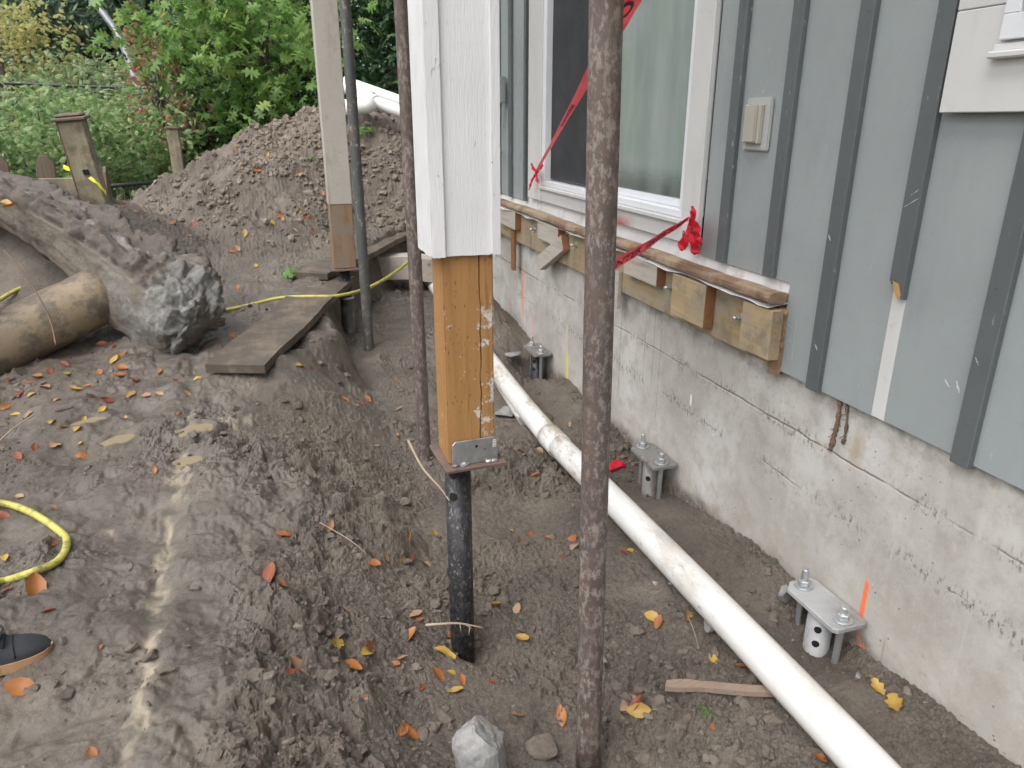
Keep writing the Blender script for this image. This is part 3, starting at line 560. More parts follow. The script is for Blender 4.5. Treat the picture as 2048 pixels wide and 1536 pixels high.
# ------------------------------------------------------------------ ledger bolted to the foundation
lg = thing('timber_ledger', (-.03, 3.4, .76), 'long pine ledger with nailed blocks bolted along the top of the concrete', 'ledger')
BZ0, BZ1 = .762, .952; LX = -.042
for a, b in ((1.872, 2.37), (2.3725, 4.2), (4.2025, 6.4)):
    MB().box((LX, a, BZ0 + random.uniform(-.004, .004)), (-.001, b, BZ1)).build('board', LEDGER, lg, .003, 1)
def block(y0, y1, z0, z1, mat, d=.04, endmat=None, rot=0):
    c = ((y0 + y1) / 2, (z0 + z1) / 2); a = math.radians(rot + random.uniform(-1, 1)); M = np.array([[1, 0, 0], [0, math.cos(a), -math.sin(a)], [0, math.sin(a), math.cos(a)]])
    hy, hz = (y1 - y0) / 2, (z1 - z0) / 2
    o = MB().box((LX - d, -hy, -hz), (LX - .0008, hy, hz), M, (0, c[0], c[1])).build('block', mat, lg, .0025, 1)
    if endmat: MB().box((LX - d + .001, -hy - .0022, -hz + .001), (LX - .0018, -hy - .0002, hz - .001), M, (0, c[0], c[1])).build('end_grain', endmat, o)
    return o
block(1.83, 1.985, .79, .948, PALEBLOCK, .04, LEDGER)
block(2.205, 2.44, .795, .952, PALEBLOCK, .042, CEDAR)
block(2.565, 2.86, .872, .962, GREYBLOCK, .042, CEDAR)
block(3.665, 3.99, .86, .962, GREYBLOCK, .04, CEDAR)
block(4.41, 4.78, .85, .965, GREYBLOCK, .04, CEDAR)
block(3.58, 3.98, .765, .85, GREYBLOCK, .042, CEDAR, -26)
block(4.50, 4.56, .575, .86, CEDAR, .02)
block(2.95, 3.0, .69, .86, GREYBLOCK, .022)
q = MB(); n = 14; v = []
for i in range(n + 1):
    z = .735 + .215 * i / n; w = .004 * random.uniform(-1, 1)
    v += [(-.045 + w, 1.852 + w, z), (-.045 + w, 1.8715, z), (-.0025, 1.8715, z), (-.0025, 1.846 + w, z), (-.022 + w, 1.838 + w * .8, z)]
q.add(v, [(i * 5 + k, i * 5 + (k + 1) % 5, i * 5 + 5 + (k + 1) % 5, i * 5 + 5 + k) for i in range(n) for k in range(5)] + [tuple(range(5)), tuple(range(n * 5, n * 5 + 5))]); q.build('bark_edge', BARK, lg)
for y, z in ((2.043, .874), (2.512, .879), (3.499, .895), (4.139, .891)):
    o = MB().tube([(LX - .001, y, z), (LX - .034, y, z)], .0065, 10).build('bolt', GALV, lg); MB().tube([(LX - .0005, y, z), (LX - .004, y, z)], .016, 16).build('washer', GALV, o); MB().tube([(LX - .0045, y, z), (LX - .014, y, z)], .011, 6, smooth=False).build('nut', GALV, o)
q = MB(); n = 90; v = []
for i in range(n + 1):
    y = 1.845 + 4.4 * i / n; a = .006 * pnoise(np.array(y * 7.), np.array(.3), 2); b = .012 * float(pnoise(np.array(y * 4.), np.array(1.3), 3))
    v += [(-.004, y, .9665), (-.05, y, .963 + a), (-.088 + b, y, .958 + a * 1.6)]
q.add(v, [(i * 3 + k, i * 3 + k + 1, i * 3 + k + 4, i * 3 + k + 3) for i in range(n) for k in range(2)], True); q.build('flashing_strip', FLASH, lg)
v = []; n = 46; K_ = 14
for i in range(n):
    y = 1.842 + 4.45 * (i / (n - 1)) ** 1.3
    for k in range(K_):
        t = 6.2832 * k / K_; cc_, ss_ = math.cos(t), math.sin(t); r_ = 1 + .05 * math.sin(i * 1.7 + k) + .04 * random.uniform(-1, 1)
        v.append((-.058 + .004 * math.sin(y * 3) + .033 * np.sign(cc_) * abs(cc_) ** .6 * r_, y, .986 + .003 * math.sin(y * 5) + .018 * np.sign(ss_) * abs(ss_) ** .6 * r_))
o = MB().add(v, [(i * K_ + k, i * K_ + (k + 1) % K_, (i + 1) * K_ + (k + 1) % K_, (i + 1) * K_ + k) for i in range(n - 1) for k in range(K_)] + [tuple(range(K_)), tuple((n - 1) * K_ + k for k in reversed(range(K_)))], False).build('weathered_rail', LOG); tag(o, 'weathered round-edged wooden rail lying along the ledger below the window', 'rail')
o.data.transform(Matrix.Translation((0, 0, 0)))
# ------------------------------------------------------------------ near porch post, its pile, the shoring pipes
post = thing('porch_post', (-1.05, 1.87, .585), 'brown timber porch post with white boxed cladding, standing on a steel plate', 'post')
PX0, PX1, PY0, PY1 = -1.113, -.980, 1.80, 1.935
MB().box((PX0, PY0, .597), (PX1, PY1, 1.5)).build('timber', TIMBER, post, .004, 2)
CX0, CX1, CY0, CY1 = -1.145, -.966, 1.785, 1.955; CZ = 1.178
jag = [random.uniform(-.004, .004) for _ in range(40)]
def clad(name, lo, hi, mat=OLDWHITE):
    q = MB(); n = 10; (x0, y0), (x1, y1) = lo, hi; alongx = abs(x1 - x0) > abs(y1 - y0); v = []
    for i in range(n + 1):
        t = i / n; zb = CZ + random.uniform(-.0012, .0012) + (.004 if i == 0 else 0)
        if alongx: a, b = (x0 + (x1 - x0) * t, y0), (x0 + (x1 - x0) * t, y1)
        else: a, b = (x0, y0 + (y1 - y0) * t), (x1, y0 + (y1 - y0) * t)
        v += [(*a, zb), (*b, zb), (*b, 2.645), (*a, 2.645)]
    f = [(i * 4 + k, i * 4 + (k + 1) % 4, i * 4 + 4 + (k + 1) % 4, i * 4 + 4 + k) for i in range(n) for k in range(4)] + [(3, 2, 1, 0), tuple(n * 4 + k for k in range(4))]
    return q.add(v, f).build(name, mat, post)
clad('cladding_board', (CX0 + .022, CY0 + .004), (CX1 - .002, PY0 - .001))
clad('corner_trim', (CX0 + .001, CY0 - .006), (CX0 + .036, CY0 + .0035))
clad('corner_trim', (CX1 - .022, CY0 - .006), (CX1, CY0 + .0035))
clad('cladding_board', (CX0, CY0 + .0045), (PX0 - .001, CY1))
clad('cladding_board', (PX1 + .001, PY0), (CX1, CY1))
pile = thing('steel_pile', (-1.073, 1.87, -.1), 'black steel pile with rusty cap plate under the brown timber post', 'pile')
PR = .038; px_, py_ = -1.073, 1.868
MB().tube([(px_, py_, -.5), (px_, py_, .5845)], PR, 28).build('shaft', PILE, pile)
for z in (.545, .475):
    a = math.radians(235); d = np.array([math.cos(a), math.sin(a), 0]); c = np.array([px_, py_, z]); t = np.array([-d[1], d[0], 0])
    q = MB(); n = 18; v = [c + d * (PR * math.cos(.34 * math.sin(k / n * 6.2832)) + .0012) * 1.0 + t * PR * math.sin(.34 * math.sin(k / n * 6.2832)) + np.array([0, 0, .013 * math.cos(k / n * 6.2832)]) for k in range(n)]
    q.add([c + d * (PR + .0012)] + v, [(0, k + 1, (k + 1) % n + 1) for k in range(n)]).build('bolt_hole', DARK, pile)
Mz = rotz(math.radians(3))
MB().box((-.088, -.098, 0), (.088, .09, .0105), Mz, (-1.045, 1.868, .585)).build('cap_plate', RUST, pile, .002, 1)
bp = MB(); c_ = .009; w, h = .066, .072
bp.prism([(-w, 0), (w, 0), (w, h - c_), (w - c_, h), (-w + c_, h), (-w, h - c_)], 0, .005, np.array(Matrix.Translation((-1.040, 1.794, .597)) @ Matrix.Rotation(math.pi / 2, 4, 'X') @ Matrix.Rotation(R(3), 4, 'Y')))
bp = bp.build('side_bracket', BRUSH, pile, .001, 1)
def disc(c, r, n=16, d=(0, -1, 0)):
    a, b, d = frame(d); return MB().add([c] + [np.array(c) + r * (a * math.cos(6.2832 * k / n) + b * math.sin(6.2832 * k / n)) for k in range(n)], [(0, k + 1, (k + 1) % n + 1) for k in range(n)])
for x, z, r_ in ((-1.036, .648, .0042), (-1.085, .650, .002), (-1.012, .637, .002), (-1.05, .640, .001)): disc((x, 1.7883, z), r_).build('nail_hole', DARK, bp)
q = MB().box((-.9895, 1.7882, .640), (-.9795, 1.7888, .662)).build('sticker', m_plain('white_sticker', (.6, .6, .58), .5), bp)
for k in range(4): MB().box((-.9875, 1.7878, .6425 + k * .0048), (-.9815, 1.7881, .6455 + k * .0048)).build('sticker_print', m_plain('grey_print', (.25, .25, .25), .6) if k == 0 else bpy.data.materials['grey_print'], q)
for x, r_ in ((-1.098, .006), (-1.072, .008), (-1.0, .007), (-.985, .007)):
    bm = bmesh.new(); bmesh.ops.create_icosphere(bm, subdivisions=2, radius=r_); me = bpy.data.meshes.new('weld'); 
    for v in bm.verts: v.co = Vector((v.co.x * 1.6, v.co.y, v.co.z * .8)) * random.uniform(.85, 1.15) + Vector((x, 1.787, .5985))
    bm.to_mesh(me); bm.free(); link('weld_bead', me, BRUSH, pile)

def shore(name, p0, p1, r_, mat, label, z1=2.645):
    p0, p1 = np.array(p0), np.array(p1); d = (p1 - p0) / (p1[2] - p0[2]); top = p0 + d * (z1 - p0[2]); bot = p0 - d * .12
    q = MB(); n = 24; pts = [bot + (top - bot) * t for t in np.linspace(0, 1, n)]; rr = [r_ * (1 + random.uniform(-.012, .012)) for _ in range(n)]; q.tube(pts, rr, 28)
    o = q.build(name, mat); return tag(o, label, 'steel pipe')
shore('shoring_pipe', (-.857, 1.36, -.02), (-.889, 1.36, 1.705), .0315, PIPE, 'thick rusty brown steel pipe standing nearest the camera, in front of the window')
shore('shoring_pipe', (-.944, 3.12, .0), (-.957, 3.12, 1.933), .0295, PIPE, 'rusty brown steel pipe standing just left of the white boxed post')
shore('shoring_pipe', (-1.018, 4.55, .12), (-1.019, 4.55, 2.119), .031, PIPEG, 'grey-green mud-smeared steel pipe beside the far timber post')

# unseen porch joists, implied by the posts, added and left open to set the shade
dk = thing('added_porch_joists', (-.7, 2.5, 2.65), 'unseen open joists added overhead for shade, as the posts and pipes imply', 'canopy')
MB().box((-1.16, -.6, 2.65), (-1.0, 5.4, 2.85)).build('beam', FENCEW, dk, .004, 1)
MB().box((-.91, 1.0, 2.65), (-.84, 5.0, 2.8495)).build('beam', FENCEW, dk, .004, 1)
for k in range(14): MB().box((-1.4, -.55 + k * .44, 2.8505), (-.021, -.51 + k * .44, 3.0)).build('joist', FENCEW, dk)

# far post on its sleeve pile
p2 = thing('porch_post', (-1.1, 4.92, .575), 'far porch post, dirty white above and bare brown timber below', 'post')
DW = m_paint('dirty_white_post_paint', (.40, .375, .33), .6, (.17, .115, .065), .95, (.25, .17, .1), gs=.3)
MB().box((-1.178, 4.85, .995), (-1.03, 4.99, 2.645)).build('painted_timber', DW, p2, .004, 1)
MB().box((-1.176, 4.852, .586), (-1.032, 4.988, .995)).build('bare_timber', m_wood('muddy_brown_timber', (.17, .105, .055), (.24, .155, .09), (.1, .06, .035), 2, .7, mudc=(.2, .17, .14), mud=.15).m, p2, .004, 1)
sp = thing('steel_pile', (-1.1, 4.92, .1), 'sleeved steel pile with rusty plate under the far timber post', 'pile')
MB().box((-1.19, 4.83, .572), (-1.02, 5.0, .5845)).build('cap_plate', RUST, sp, .002, 1)
MB().tube([(-1.105, 4.92, -.2), (-1.105, 4.92, .5715)], .0375, 24).build('shaft', PILE, sp)
MB().tube([(-1.105, 4.92, -.2), (-1.105, 4.92, .37)], .0455, 24).build('sleeve', PIPEG, sp); MB().tube([(-1.105, 4.92, .37), (-1.105, 4.92, .385)], .049, 24).build('collar', GALV, sp)

# ------------------------------------------------------------------ three underpinning brackets along the wall
def bracket(y0, label, pm, rm, sm, holes, dep=.0, x0=-.123, zt=.15):
    L = .238; t = thing('underpinning_bracket', (-.07, y0 + L / 2, -.05), label, 'pile bracket', 'pile brackets along the concrete wall')
    def rr(x, y): return [(x0, y0 + .012), (x0 + .012, y0), (-.016, y0), (-.008, y0 + .012), (-.008, y0 + L - .02), (-.02, y0 + L), (x0 + .03, y0 + L), (x0, y0 + L - .03)]
    MB().prism(rr(0, 0), zt - .016, zt).build('top_plate', pm, t, .002, 1)
    cx = x0 + .058; cy = y0 + L / 2
    sh = MB().tube([(cx, cy, -.6), (cx, cy, zt - .0165)], .0375, 26).build('shaft', sm, t)
    for z in holes:
        a = math.radians(222); d = np.array([math.cos(a), math.sin(a), 0]); c = np.array([cx, cy, z]); tt = np.array([-d[1], d[0], 0]); n = 18
        v = [c + d * (.0375 * math.cos(.3 * math.sin(k / n * 6.2832)) + .0012) + tt * .0375 * math.sin(.3 * math.sin(k / n * 6.2832)) + np.array([0, 0, .012 * math.cos(k / n * 6.2832)]) for k in range(n)]
        MB().add([c + d * .0387] + v, [(0, k + 1, (k + 1) % n + 1) for k in range(n)]).build('bolt_hole', DARK, sh)
    for k, yy in enumerate((y0 + .034, y0 + L - .034)):
        rx = cx - .004; hgt = .062 if k else .046
        n = 44; zs = np.linspace(-.45, zt + hgt, n * 2); o = MB().tube([(rx, yy, z) for z in zs], [.0105 if i % 2 else .0095 for i in range(n * 2)], 14).build('threaded_rod', rm, t)
        MB().tube([(rx, yy, zt + .0004), (rx, yy, zt + .0045)], .028, 22).build('washer', rm, o)
        MB().tube([(rx, yy, zt + .005), (rx, yy, zt + .023)], .0185, 6, smooth=False).build('nut', rm, o, .0015, 1)
    return t
bracket(1.337, 'pale grey pile bracket nearest the camera, beside an orange paint mark', WGALV, GALV, WGALV, (.075, .025))
bracket(2.408, 'middle pile bracket with a mud-stained plate, behind the nearest pipe', DGALV, GALV, DGALV, (.05,))
bracket(3.9, 'farthest pile bracket, dark shaft against a heap of soil', DGALV, GALV, PILE, (.115, .065), zt=.185)

# ------------------------------------------------------------------ drain pipes
def zline(y): return lerp(y, [(.2, .095), (1.0, .105), (2.0, .09), (3.0, .085), (4.2, .12), (5.4, .2), (6.2, .28)])
def pvc(y0, y1, r_=.0535, n=30, dx=0, dz=0): return [(-.335 - .035 * math.exp(-((y - 3.2) / .9) ** 2) + dx, y, zline(y) + dz) for y in np.linspace(y0, y1, n)]
dp = MB().tube(pvc(.25, 2.86), .0535, 30).build('drain_pipe', PVC); tag(dp, 'long white plastic drain pipe running along the trench beside the wall', 'drain pipe')
MB().tube(pvc(2.845, 2.99, n=4), .0585, 30).build('pipe_socket', PVC, dp)
d2 = MB().tube(pvc(2.995, 6.15, .0535, 30), .0535, 30).build('drain_pipe', PVC); tag(d2, 'mud-smeared far length of white drain pipe passing behind the timber post', 'drain pipe')
d3 = MB().tube([az(1052, 838, .05), az(1035, 812, .065), az(985, 735, .09), az(960, 690, .11)], .042, 24).build('drain_pipe', PVC); tag(d3, 'short white pipe half hidden beneath the muddy drain pipe', 'drain pipe')

# ------------------------------------------------------------------ planks
def plank(p, q_, w, t, mat, label, side=1):
    p, q_ = np.array(p, float), np.array(q_, float); a, b, d = frame(q_ - p); L = np.linalg.norm(q_ - p); m_ = MB(); n = 24; v = []
    for i in range(n + 1):
        c = p + d * L * i / n + b * (.006 * math.sin(i * .5)); j = random.uniform(-.003, .003)
        for s_, u in ((-1, 0), (1, 0), (1, 1), (-1, 1)): v.append(c + a * s_ * (w / 2 + j) + b * (u * t - t))
    f = [(i * 4 + k, i * 4 + 4 + k, i * 4 + 4 + (k + 1) % 4, i * 4 + (k + 1) % 4) for i in range(n) for k in range(4)] + [(0, 1, 2, 3), tuple(n * 4 + k for k in (3, 2, 1, 0))]
    m_.add(v, f); o = m_.build('plank', mat); return tag(o, label, 'plank')
plank((-1.755, 3.44, .435), (-1.17, 5.05, .505), .285, .04, PLANKW, 'wide muddy plank leading from the mud path towards the far post')
plank((-1.335, 4.99, .545), (-.36, 6.62, .60), .27, .04, PLANKW, 'mud-covered plank bridging the trench behind the far post')
plank((-.95, 6.0, .5), (-.25, 5.75, .46), .2, .18, GREYBLOCK, 'grey timber baulk under the trench end behind the pipes')
# wood scrap
a, b = hit(1330, 1385), hit(1552, 1395); a[2] += .012; b[2] += .012
q = MB(); u, v_, d = frame(b - a); L = np.linalg.norm(b - a); vv = []; n = 10
for i in range(n + 1):
    c = a + d * L * i / n + u * .004 * math.sin(i * .6)
    w = .014 + (.004 if 0 < i < 3 else 0)
    for s_, t_2 in ((-1, 0), (1, 0), (1, 1), (-1, 1)): vv.append(c + u * s_ * w + np.array([0, 0, t_2 * .016]))
q.add(vv, [(i * 4 + k, i * 4 + 4 + k, i * 4 + 4 + (k + 1) % 4, i * 4 + (k + 1) % 4) for i in range(n) for k in range(4)] + [(0, 1, 2, 3), tuple(n * 4 + k for k in (3, 2, 1, 0))])
tag(q.build('wood_offcut', m_wood('brown_offcut', (.19, .135, .1), (.25, .185, .14), (.11, .075, .05), 0, .8, mudc=(.2, .17, .14), mud=.1).m), 'narrow brown wooden offcut lying on the soil beside the drain pipe', 'wood scrap')

# ------------------------------------------------------------------ uprooted concrete footing with its tube column
bk = thing('concrete_footing', (-2.3, 4.05, .4), 'uprooted mud-caked concrete footing with a tan tube column, lying tilted on the mud', 'footing')
SP = [((414, 652), 3.68, .05, .06), ((410, 648), 3.685, .15, .13), ((398, 640), 3.69, .20, .17), ((372, 622), 3.71, .245, .19), ((335, 598), 3.73, .28, .2), ((285, 560), 3.76, .275, .2), ((235, 522), 3.8, .235, .2), ((175, 482), 3.86, .21, .2), ((100, 438), 3.95, .18, .2), ((20, 402), 4.07, .165, .2), ((-80, 368), 4.2, .16, .2), ((-220, 330), 4.4, .15, .19), ((-225, 330), 4.4, .02, .03)]
NS, NA = 180, 110; ts = np.linspace(0, len(SP) - 1, NS); cen = np.array([ad(*p, D) for p, D, _, _ in SP]); ii = np.arange(len(SP))
cs = np.stack([np.interp(ts, ii, cen[:, k]) for k in range(3)], -1); hh = np.interp(ts, ii, [q[2] for q in SP]); dd = np.interp(ts, ii, [q[3] for q in SP])
T_ = np.gradient(cs, axis=0); T_ = np.stack([np.convolve(np.pad(T_[:, k], 12, 'edge'), np.ones(25) / 25, 'valid') for k in range(3)], -1); T_ /= np.linalg.norm(T_, axis=1)[:, None]
vw = FW - T_ * (T_ @ FW)[:, None]; vw /= np.linalg.norm(vw, axis=1)[:, None]; upv = np.cross(T_, vw); upv *= np.sign(upv[:, 2:3])
# cross-section (away from viewer, up): flat lower face, sloping top with a groove behind its front edge and a ridge at the back
pg = np.array([(-.12, -1.0), (-.55, -.55), (-.95, .05), (-1.0, .22), (-.85, .42), (-.2, .62), (.1, .58), (.25, .85), (.5, 1.02), (.85, .9), (1.05, .2), (.9, -.6), (.4, -1.0)]); pg2 = np.vstack([pg, pg[:1]])
al = np.concatenate([[0], np.cumsum(np.linalg.norm(np.diff(pg2, axis=0), axis=1))]); uu = np.linspace(0, al[-1], NA, endpoint=False); c2 = np.interp(uu, al, pg2[:, 0]); s2 = np.interp(uu, al, pg2[:, 1]); seg = np.searchsorted(al, uu, 'right') - 1
S_ = np.repeat(np.linspace(0, 1, NS)[:, None], NA, 1); G_s = np.repeat(seg[None], NS, 0)
bl = sstep(.42, .2, S_)                                        # towards the broken end the section turns into a rough diamond
th_ = np.arctan2(s2, c2)[None]; cr_, sr_ = np.cos(th_), np.sin(th_); rq = 1 / (np.abs(cr_) ** 1.6 + np.abs(sr_) ** 1.6) ** (1 / 1.6)
cc2 = c2[None] * (1 - bl) + cr_ * rq * bl * 1.05; ss2 = s2[None] * (1 - bl) + sr_ * rq * bl * 1.05
X3 = cs[:, None, :] + upv[:, None, :] * (ss2 * hh[:, None])[..., None] + vw[:, None, :] * (cc2 * dd[:, None])[..., None]
X3 = X3.reshape(-1, 3); S_ = S_.ravel(); G_s = G_s.ravel(); dirn = (X3 - np.repeat(cs, NA, 0)); dirn /= np.linalg.norm(dirn, axis=1)[:, None] + 1e-9
from mathutils import noise as mn
faceA = (G_s <= 1) & (S_ > .2); amp = np.where(faceA, .35, 1.35) * (1 + .5 * sstep(.36, .15, S_)); dp_ = np.empty(len(X3))
for i_, p in enumerate(X3):
    v = Vector(p); wv = v + .04 * mn.noise_vector(v * 7); d4 = mn.voronoi(wv * 9)[0]
    dp_[i_] = .045 * mn.fractal(v * 4, 1., 2., 3) + .035 * (d4[1] - d4[0]) + .028 * abs(mn.noise(wv * 14)) + .018 * abs(mn.noise(wv * 33)) + .008 * mn.noise(v * 80)
X3 = X3 + dirn * (amp * (dp_ - .03))[:, None]
X3[:NA] = X3[:NA].mean(0) + (X3[:NA] - X3[:NA].mean(0)) * .02
idx = np.arange(NS * NA).reshape(NS, NA); Fb = np.stack([idx[:-1], np.roll(idx[:-1], -1, 1), np.roll(idx[1:], -1, 1), idx[1:]], -1).reshape(-1, 4)
me = fast_mesh('block', X3, Fb, dict(face=faceA.astype(float), endf=np.clip(1.9 - S_ / .27, 0, 1) + .12 * (S_ > .3), topf=((G_s >= 4) & (G_s <= 5) & (S_ > .4)).astype(float)), True)
m = Mt('mud_caked_concrete', rough=.8); n_ = m.noise(7, 6, .7); c = m.ramp(n_, (.3, (.06, .048, .039)), (.7, (.13, .108, .087)))
c = m.mix(m.math('MULTIPLY', m.attr('face'), m.rng(m.noise(5, 4), .3, .6)), c, (.15, .125, .097)); c = m.mix(m.math('MULTIPLY', m.attr('endf'), m.rng(m.noise(4, 5, .6), .36, .56)), c, m.ramp(m.noise(30, 5, .7), (.3, (.11, .108, .1)), (.7, (.25, .248, .235))))
sm_ = m.math('MULTIPLY', m.attr('topf'), m.rng(m.noise(5, 3, .5, m.mapv(loc=(2, 1, 0))), .48, .6)); c = m.mix(sm_, c, (.2, .175, .16)); m.set('Base Color', c); m.set('Roughness', m.rng(sm_, 0, 1, .85, .35)); m.bump(m.noise(60, 6, .75), .7, .01); m.bump(m.vor(40), .4, .008)
link('footing_block', me, m.m, bk)
m = Mt('tan_tube_card', rough=.45); n_ = m.noise(3, 5, .6); c = m.ramp(n_, (.3, (.2, .145, .09)), (.55, (.3, .235, .155)), (.7, (.34, .285, .21))); c = m.mix(m.rng(m.noise(6, 6, .72), .42, .58, 0, .95), c, (.115, .095, .073)); c = m.mix(m.rng(m.xyz()[2], .5, .4, 0, .6), c, (.12, .1, .08)); m.set('Base Color', c); m.bump(m.noise(40, 5, .7), .3, .006)
tA, tB = ad(205, 588, 3.78), ad(-10, 695, 3.42); tb = [tA + (tB - tA) * s_ for s_ in np.linspace(0, 1.9, 26)]
MB().tube(tb, [.142 * (1 + .012 * math.sin(i * 1.3)) for i in range(26)], 40).build('tube_column', m.m, bk)
o = MB().tube(spline([ad(8, 500, 3.5), ad(30, 525, 3.45), ad(70, 580, 3.4), ad(100, 640, 3.35), ad(112, 690, 3.3)], 6), .004, 6).build('root', m_plain('brown_root', (.14, .09, .06), .8)); tag(o, 'thin brown root hanging over the tan tube column', 'root')

# ------------------------------------------------------------------ hoses
hp = [az(-420, 960, .395), az(-160, 985, .39)] + [hit(*q) + np.array([0, 0, .012]) for q in ((0, 1012), (60, 1030), (112, 1062), (136, 1090), (118, 1128), (60, 1158), (0, 1172))] + [az(-150, 1190, .38), az(-400, 1260, .38)]
hp = [np.array(p) for p in hp]
for i, p in enumerate(hp): p[2] = max(p[2], gh(p[0], p[1]) + .011)
o = MB().tube(spline(hp, 10), .0118, 14).build('garden_hose', HOSE); tag(o, 'yellow mud-spotted hose looping in from the left edge near the shoe', 'hose')
hb = [np.array((-3.1, 4.25, .5)), np.array((-2.85, 4.75, .62)), np.array((-2.3, 4.6, .56))] + [hit(415, 622) + [0, 0, .012]] + [az(q, r_, z) for q, r_, z in ((450, 620, .455), (500, 610, .46), (560, 596, .475), (620, 593, .49))] + [ay(672, 592, 4.52), ay(725, 580, 4.7), ay(770, 558, 4.95), ay(815, 525, 5.3), ay(850, 490, 5.65), ay(868, 465, 5.95)] + [np.array((-.45, 6.3, .68)), np.array((-.2, 6.6, .75))]
hb[3] = np.array([hb[3][0], hb[3][1], hb[3][2]])
o = MB().tube(spline(hb, 8), .0112, 12).build('garden_hose', HOSE); tag(o, 'yellow hose crossing the plank and sagging over the trench', 'hose')

# ------------------------------------------------------------------ red danger tape with printing
def ribbon(pts, wid, side, n=12, fold=0.):
    P = spline(pts, n); P = np.array(P); m_ = len(P); S = np.array([np.array(side(i / (m_ - 1)), float) for i in range(m_)]); T = np.gradient(P, axis=0); T /= np.linalg.norm(T, axis=1)[:, None]
    S = S - T * (S * T).sum(1)[:, None]; S /= np.linalg.norm(S, axis=1)[:, None]; W_ = np.array([wid(i / (m_ - 1)) for i in range(m_)])
    Nn = np.cross(T, S); v = []; K = 5
    for i in range(m_):
        for k in range(K):
            u = k / (K - 1) - .5; v.append(P[i] + S[i] * u * W_[i] + Nn[i] * fold * W_[i] * math.cos(u * 6) * math.sin(i * .4))
    f = [(i * K + k, i * K + k + 1, (i + 1) * K + k + 1, (i + 1) * K + k) for i in range(m_ - 1) for k in range(K - 1)]
    L = np.concatenate([[0], np.cumsum(np.linalg.norm(np.diff(P, axis=0), axis=1))])
    def at(s_, u, off):
        i = np.clip(np.searchsorted(L, s_) - 1, 0, m_ - 2); q_ = (s_ - L[i]) / (L[i + 1] - L[i] + 1e-9)
        c = P[i] + (P[i + 1] - P[i]) * q_; w_ = W_[i] + (W_[i + 1] - W_[i]) * q_; return c + S[i] * u * w_ + Nn[i] * (off + fold * w_ * math.cos(u * 6) * math.sin((i + q_) * .4))
    return MB().add(v, f, True), at, L[-1]
def text_mesh(txt):
    cu = bpy.data.curves.new('t', 'FONT'); cu.body = txt; cu.size = 1; cu.offset = .018; o = bpy.data.objects.new('t', cu); COL.objects.link(o); bpy.context.view_layer.update()
    me = o.evaluated_get(bpy.context.evaluated_depsgraph_get()).to_mesh(); V = np.array([v.co[:2] for v in me.vertices]); Fc = [tuple(p.vertices) for p in me.polygons]
    o.to_mesh_clear() if False else None; bpy.data.objects.remove(o); return V, Fc
def print_on(at, L, s0, s1, words, parent, flip=1, cap=.55, off=-.0008):
    V, Fc = text_mesh(words); V = V.copy(); x0, x1 = V[:, 0].min(), V[:, 0].max(); q = MB(); 
    for sgn in (1, -1):
        vv = [at(s0 + (s1 - s0) * (x - x0) / (x1 - x0), flip * ((y / .72) - .5) * cap, off * sgn) for x, y in V]; q.add(vv, Fc)
    return q.build('printing', INK, parent)
# strand tied to the right jamb: from behind the nearest pipe up to the knot
TX = TF - .03
A = [ay(1215, 540, 1.42), ay(1240, 512, 1.46), ax(1300, 470, -.36), ax(1345, 446, -.16), ax(1378, 437, TX)]
A = [np.array(p) for p in A]; Pk = A[-1]; A = [A[0], A[0] + (Pk - A[0]) * .3, A[0] + (Pk - A[0]) * .6, A[0] + (Pk - A[0]) * .85, Pk]
rb, at, L = ribbon(A, lambda t: .034 * (1 - .5 * t), lambda t: (.25, -.1, 1 - .3 * t), 10, .06)
tp = rb.build('danger_tape', REDTAPE); tag(tp, 'red danger tape running from the nearest pipe to a bow on the window trim', 'tape')
print_on(at, L, .02, L * .30, 'ENTER', tp); print_on(at, L, L * .36, L * .60, 'DANGER', tp); print_on(at, L, L * .64, L * .73, 'DO', tp); print_on(at, L, L * .77, L * .92, 'NOT', tp)
def flap(pts, ws, nrm_, par, name='tape_end'):
    P = [np.array(p) for p in pts]; Pp = spline(P, 5); m_ = len(Pp); v = []
    for i, p in enumerate(Pp):
        d = Pp[min(i + 1, m_ - 1)] - Pp[max(i - 1, 0)]; s_ = np.cross(d / np.linalg.norm(d), nrm_); s_ /= np.linalg.norm(s_); w_ = np.interp(i / (m_ - 1), np.linspace(0, 1, len(ws)), ws); b_ = .006 * math.sin(i * 1.1)
        for u in (-1, -.3, .3, 1): v.append(p + s_ * w_ * u + np.array(nrm_) * (b_ * (1 - abs(u)) + .004 * math.sin(u * 3 + i)))
    return MB().add(v, [(i * 4 + k, i * 4 + k + 1, i * 4 + 5 + k, i * 4 + 4 + k) for i in range(m_ - 1) for k in range(3)], True).build(name, REDTAPE, par)
N_ = (-1, -.25, .1); K = lambda x, y, o=0: ax(x, y, TX - o)
flap([K(1378, 446), K(1386, 430, .012), K(1384, 412, .02)], [.008, .022, .003], N_, tp); flap([K(1380, 440), K(1392, 455, .02), K(1396, 470, .025)], [.008, .02, .012], N_, tp)
f1 = flap([K(1380, 445), K(1374, 470, .02), K(1364, 492, .02), K(1362, 502, .02)], [.008, .02, .024, .003], N_, tp); flap([K(1382, 448), K(1384, 475, .03), K(1390, 498, .02), K(1392, 508, .02)], [.008, .017, .022, .012], N_, tp); flap([K(1383, 446), K(1394, 470, .02), K(1397, 490, .02)], [.006, .014, .017], N_, tp)
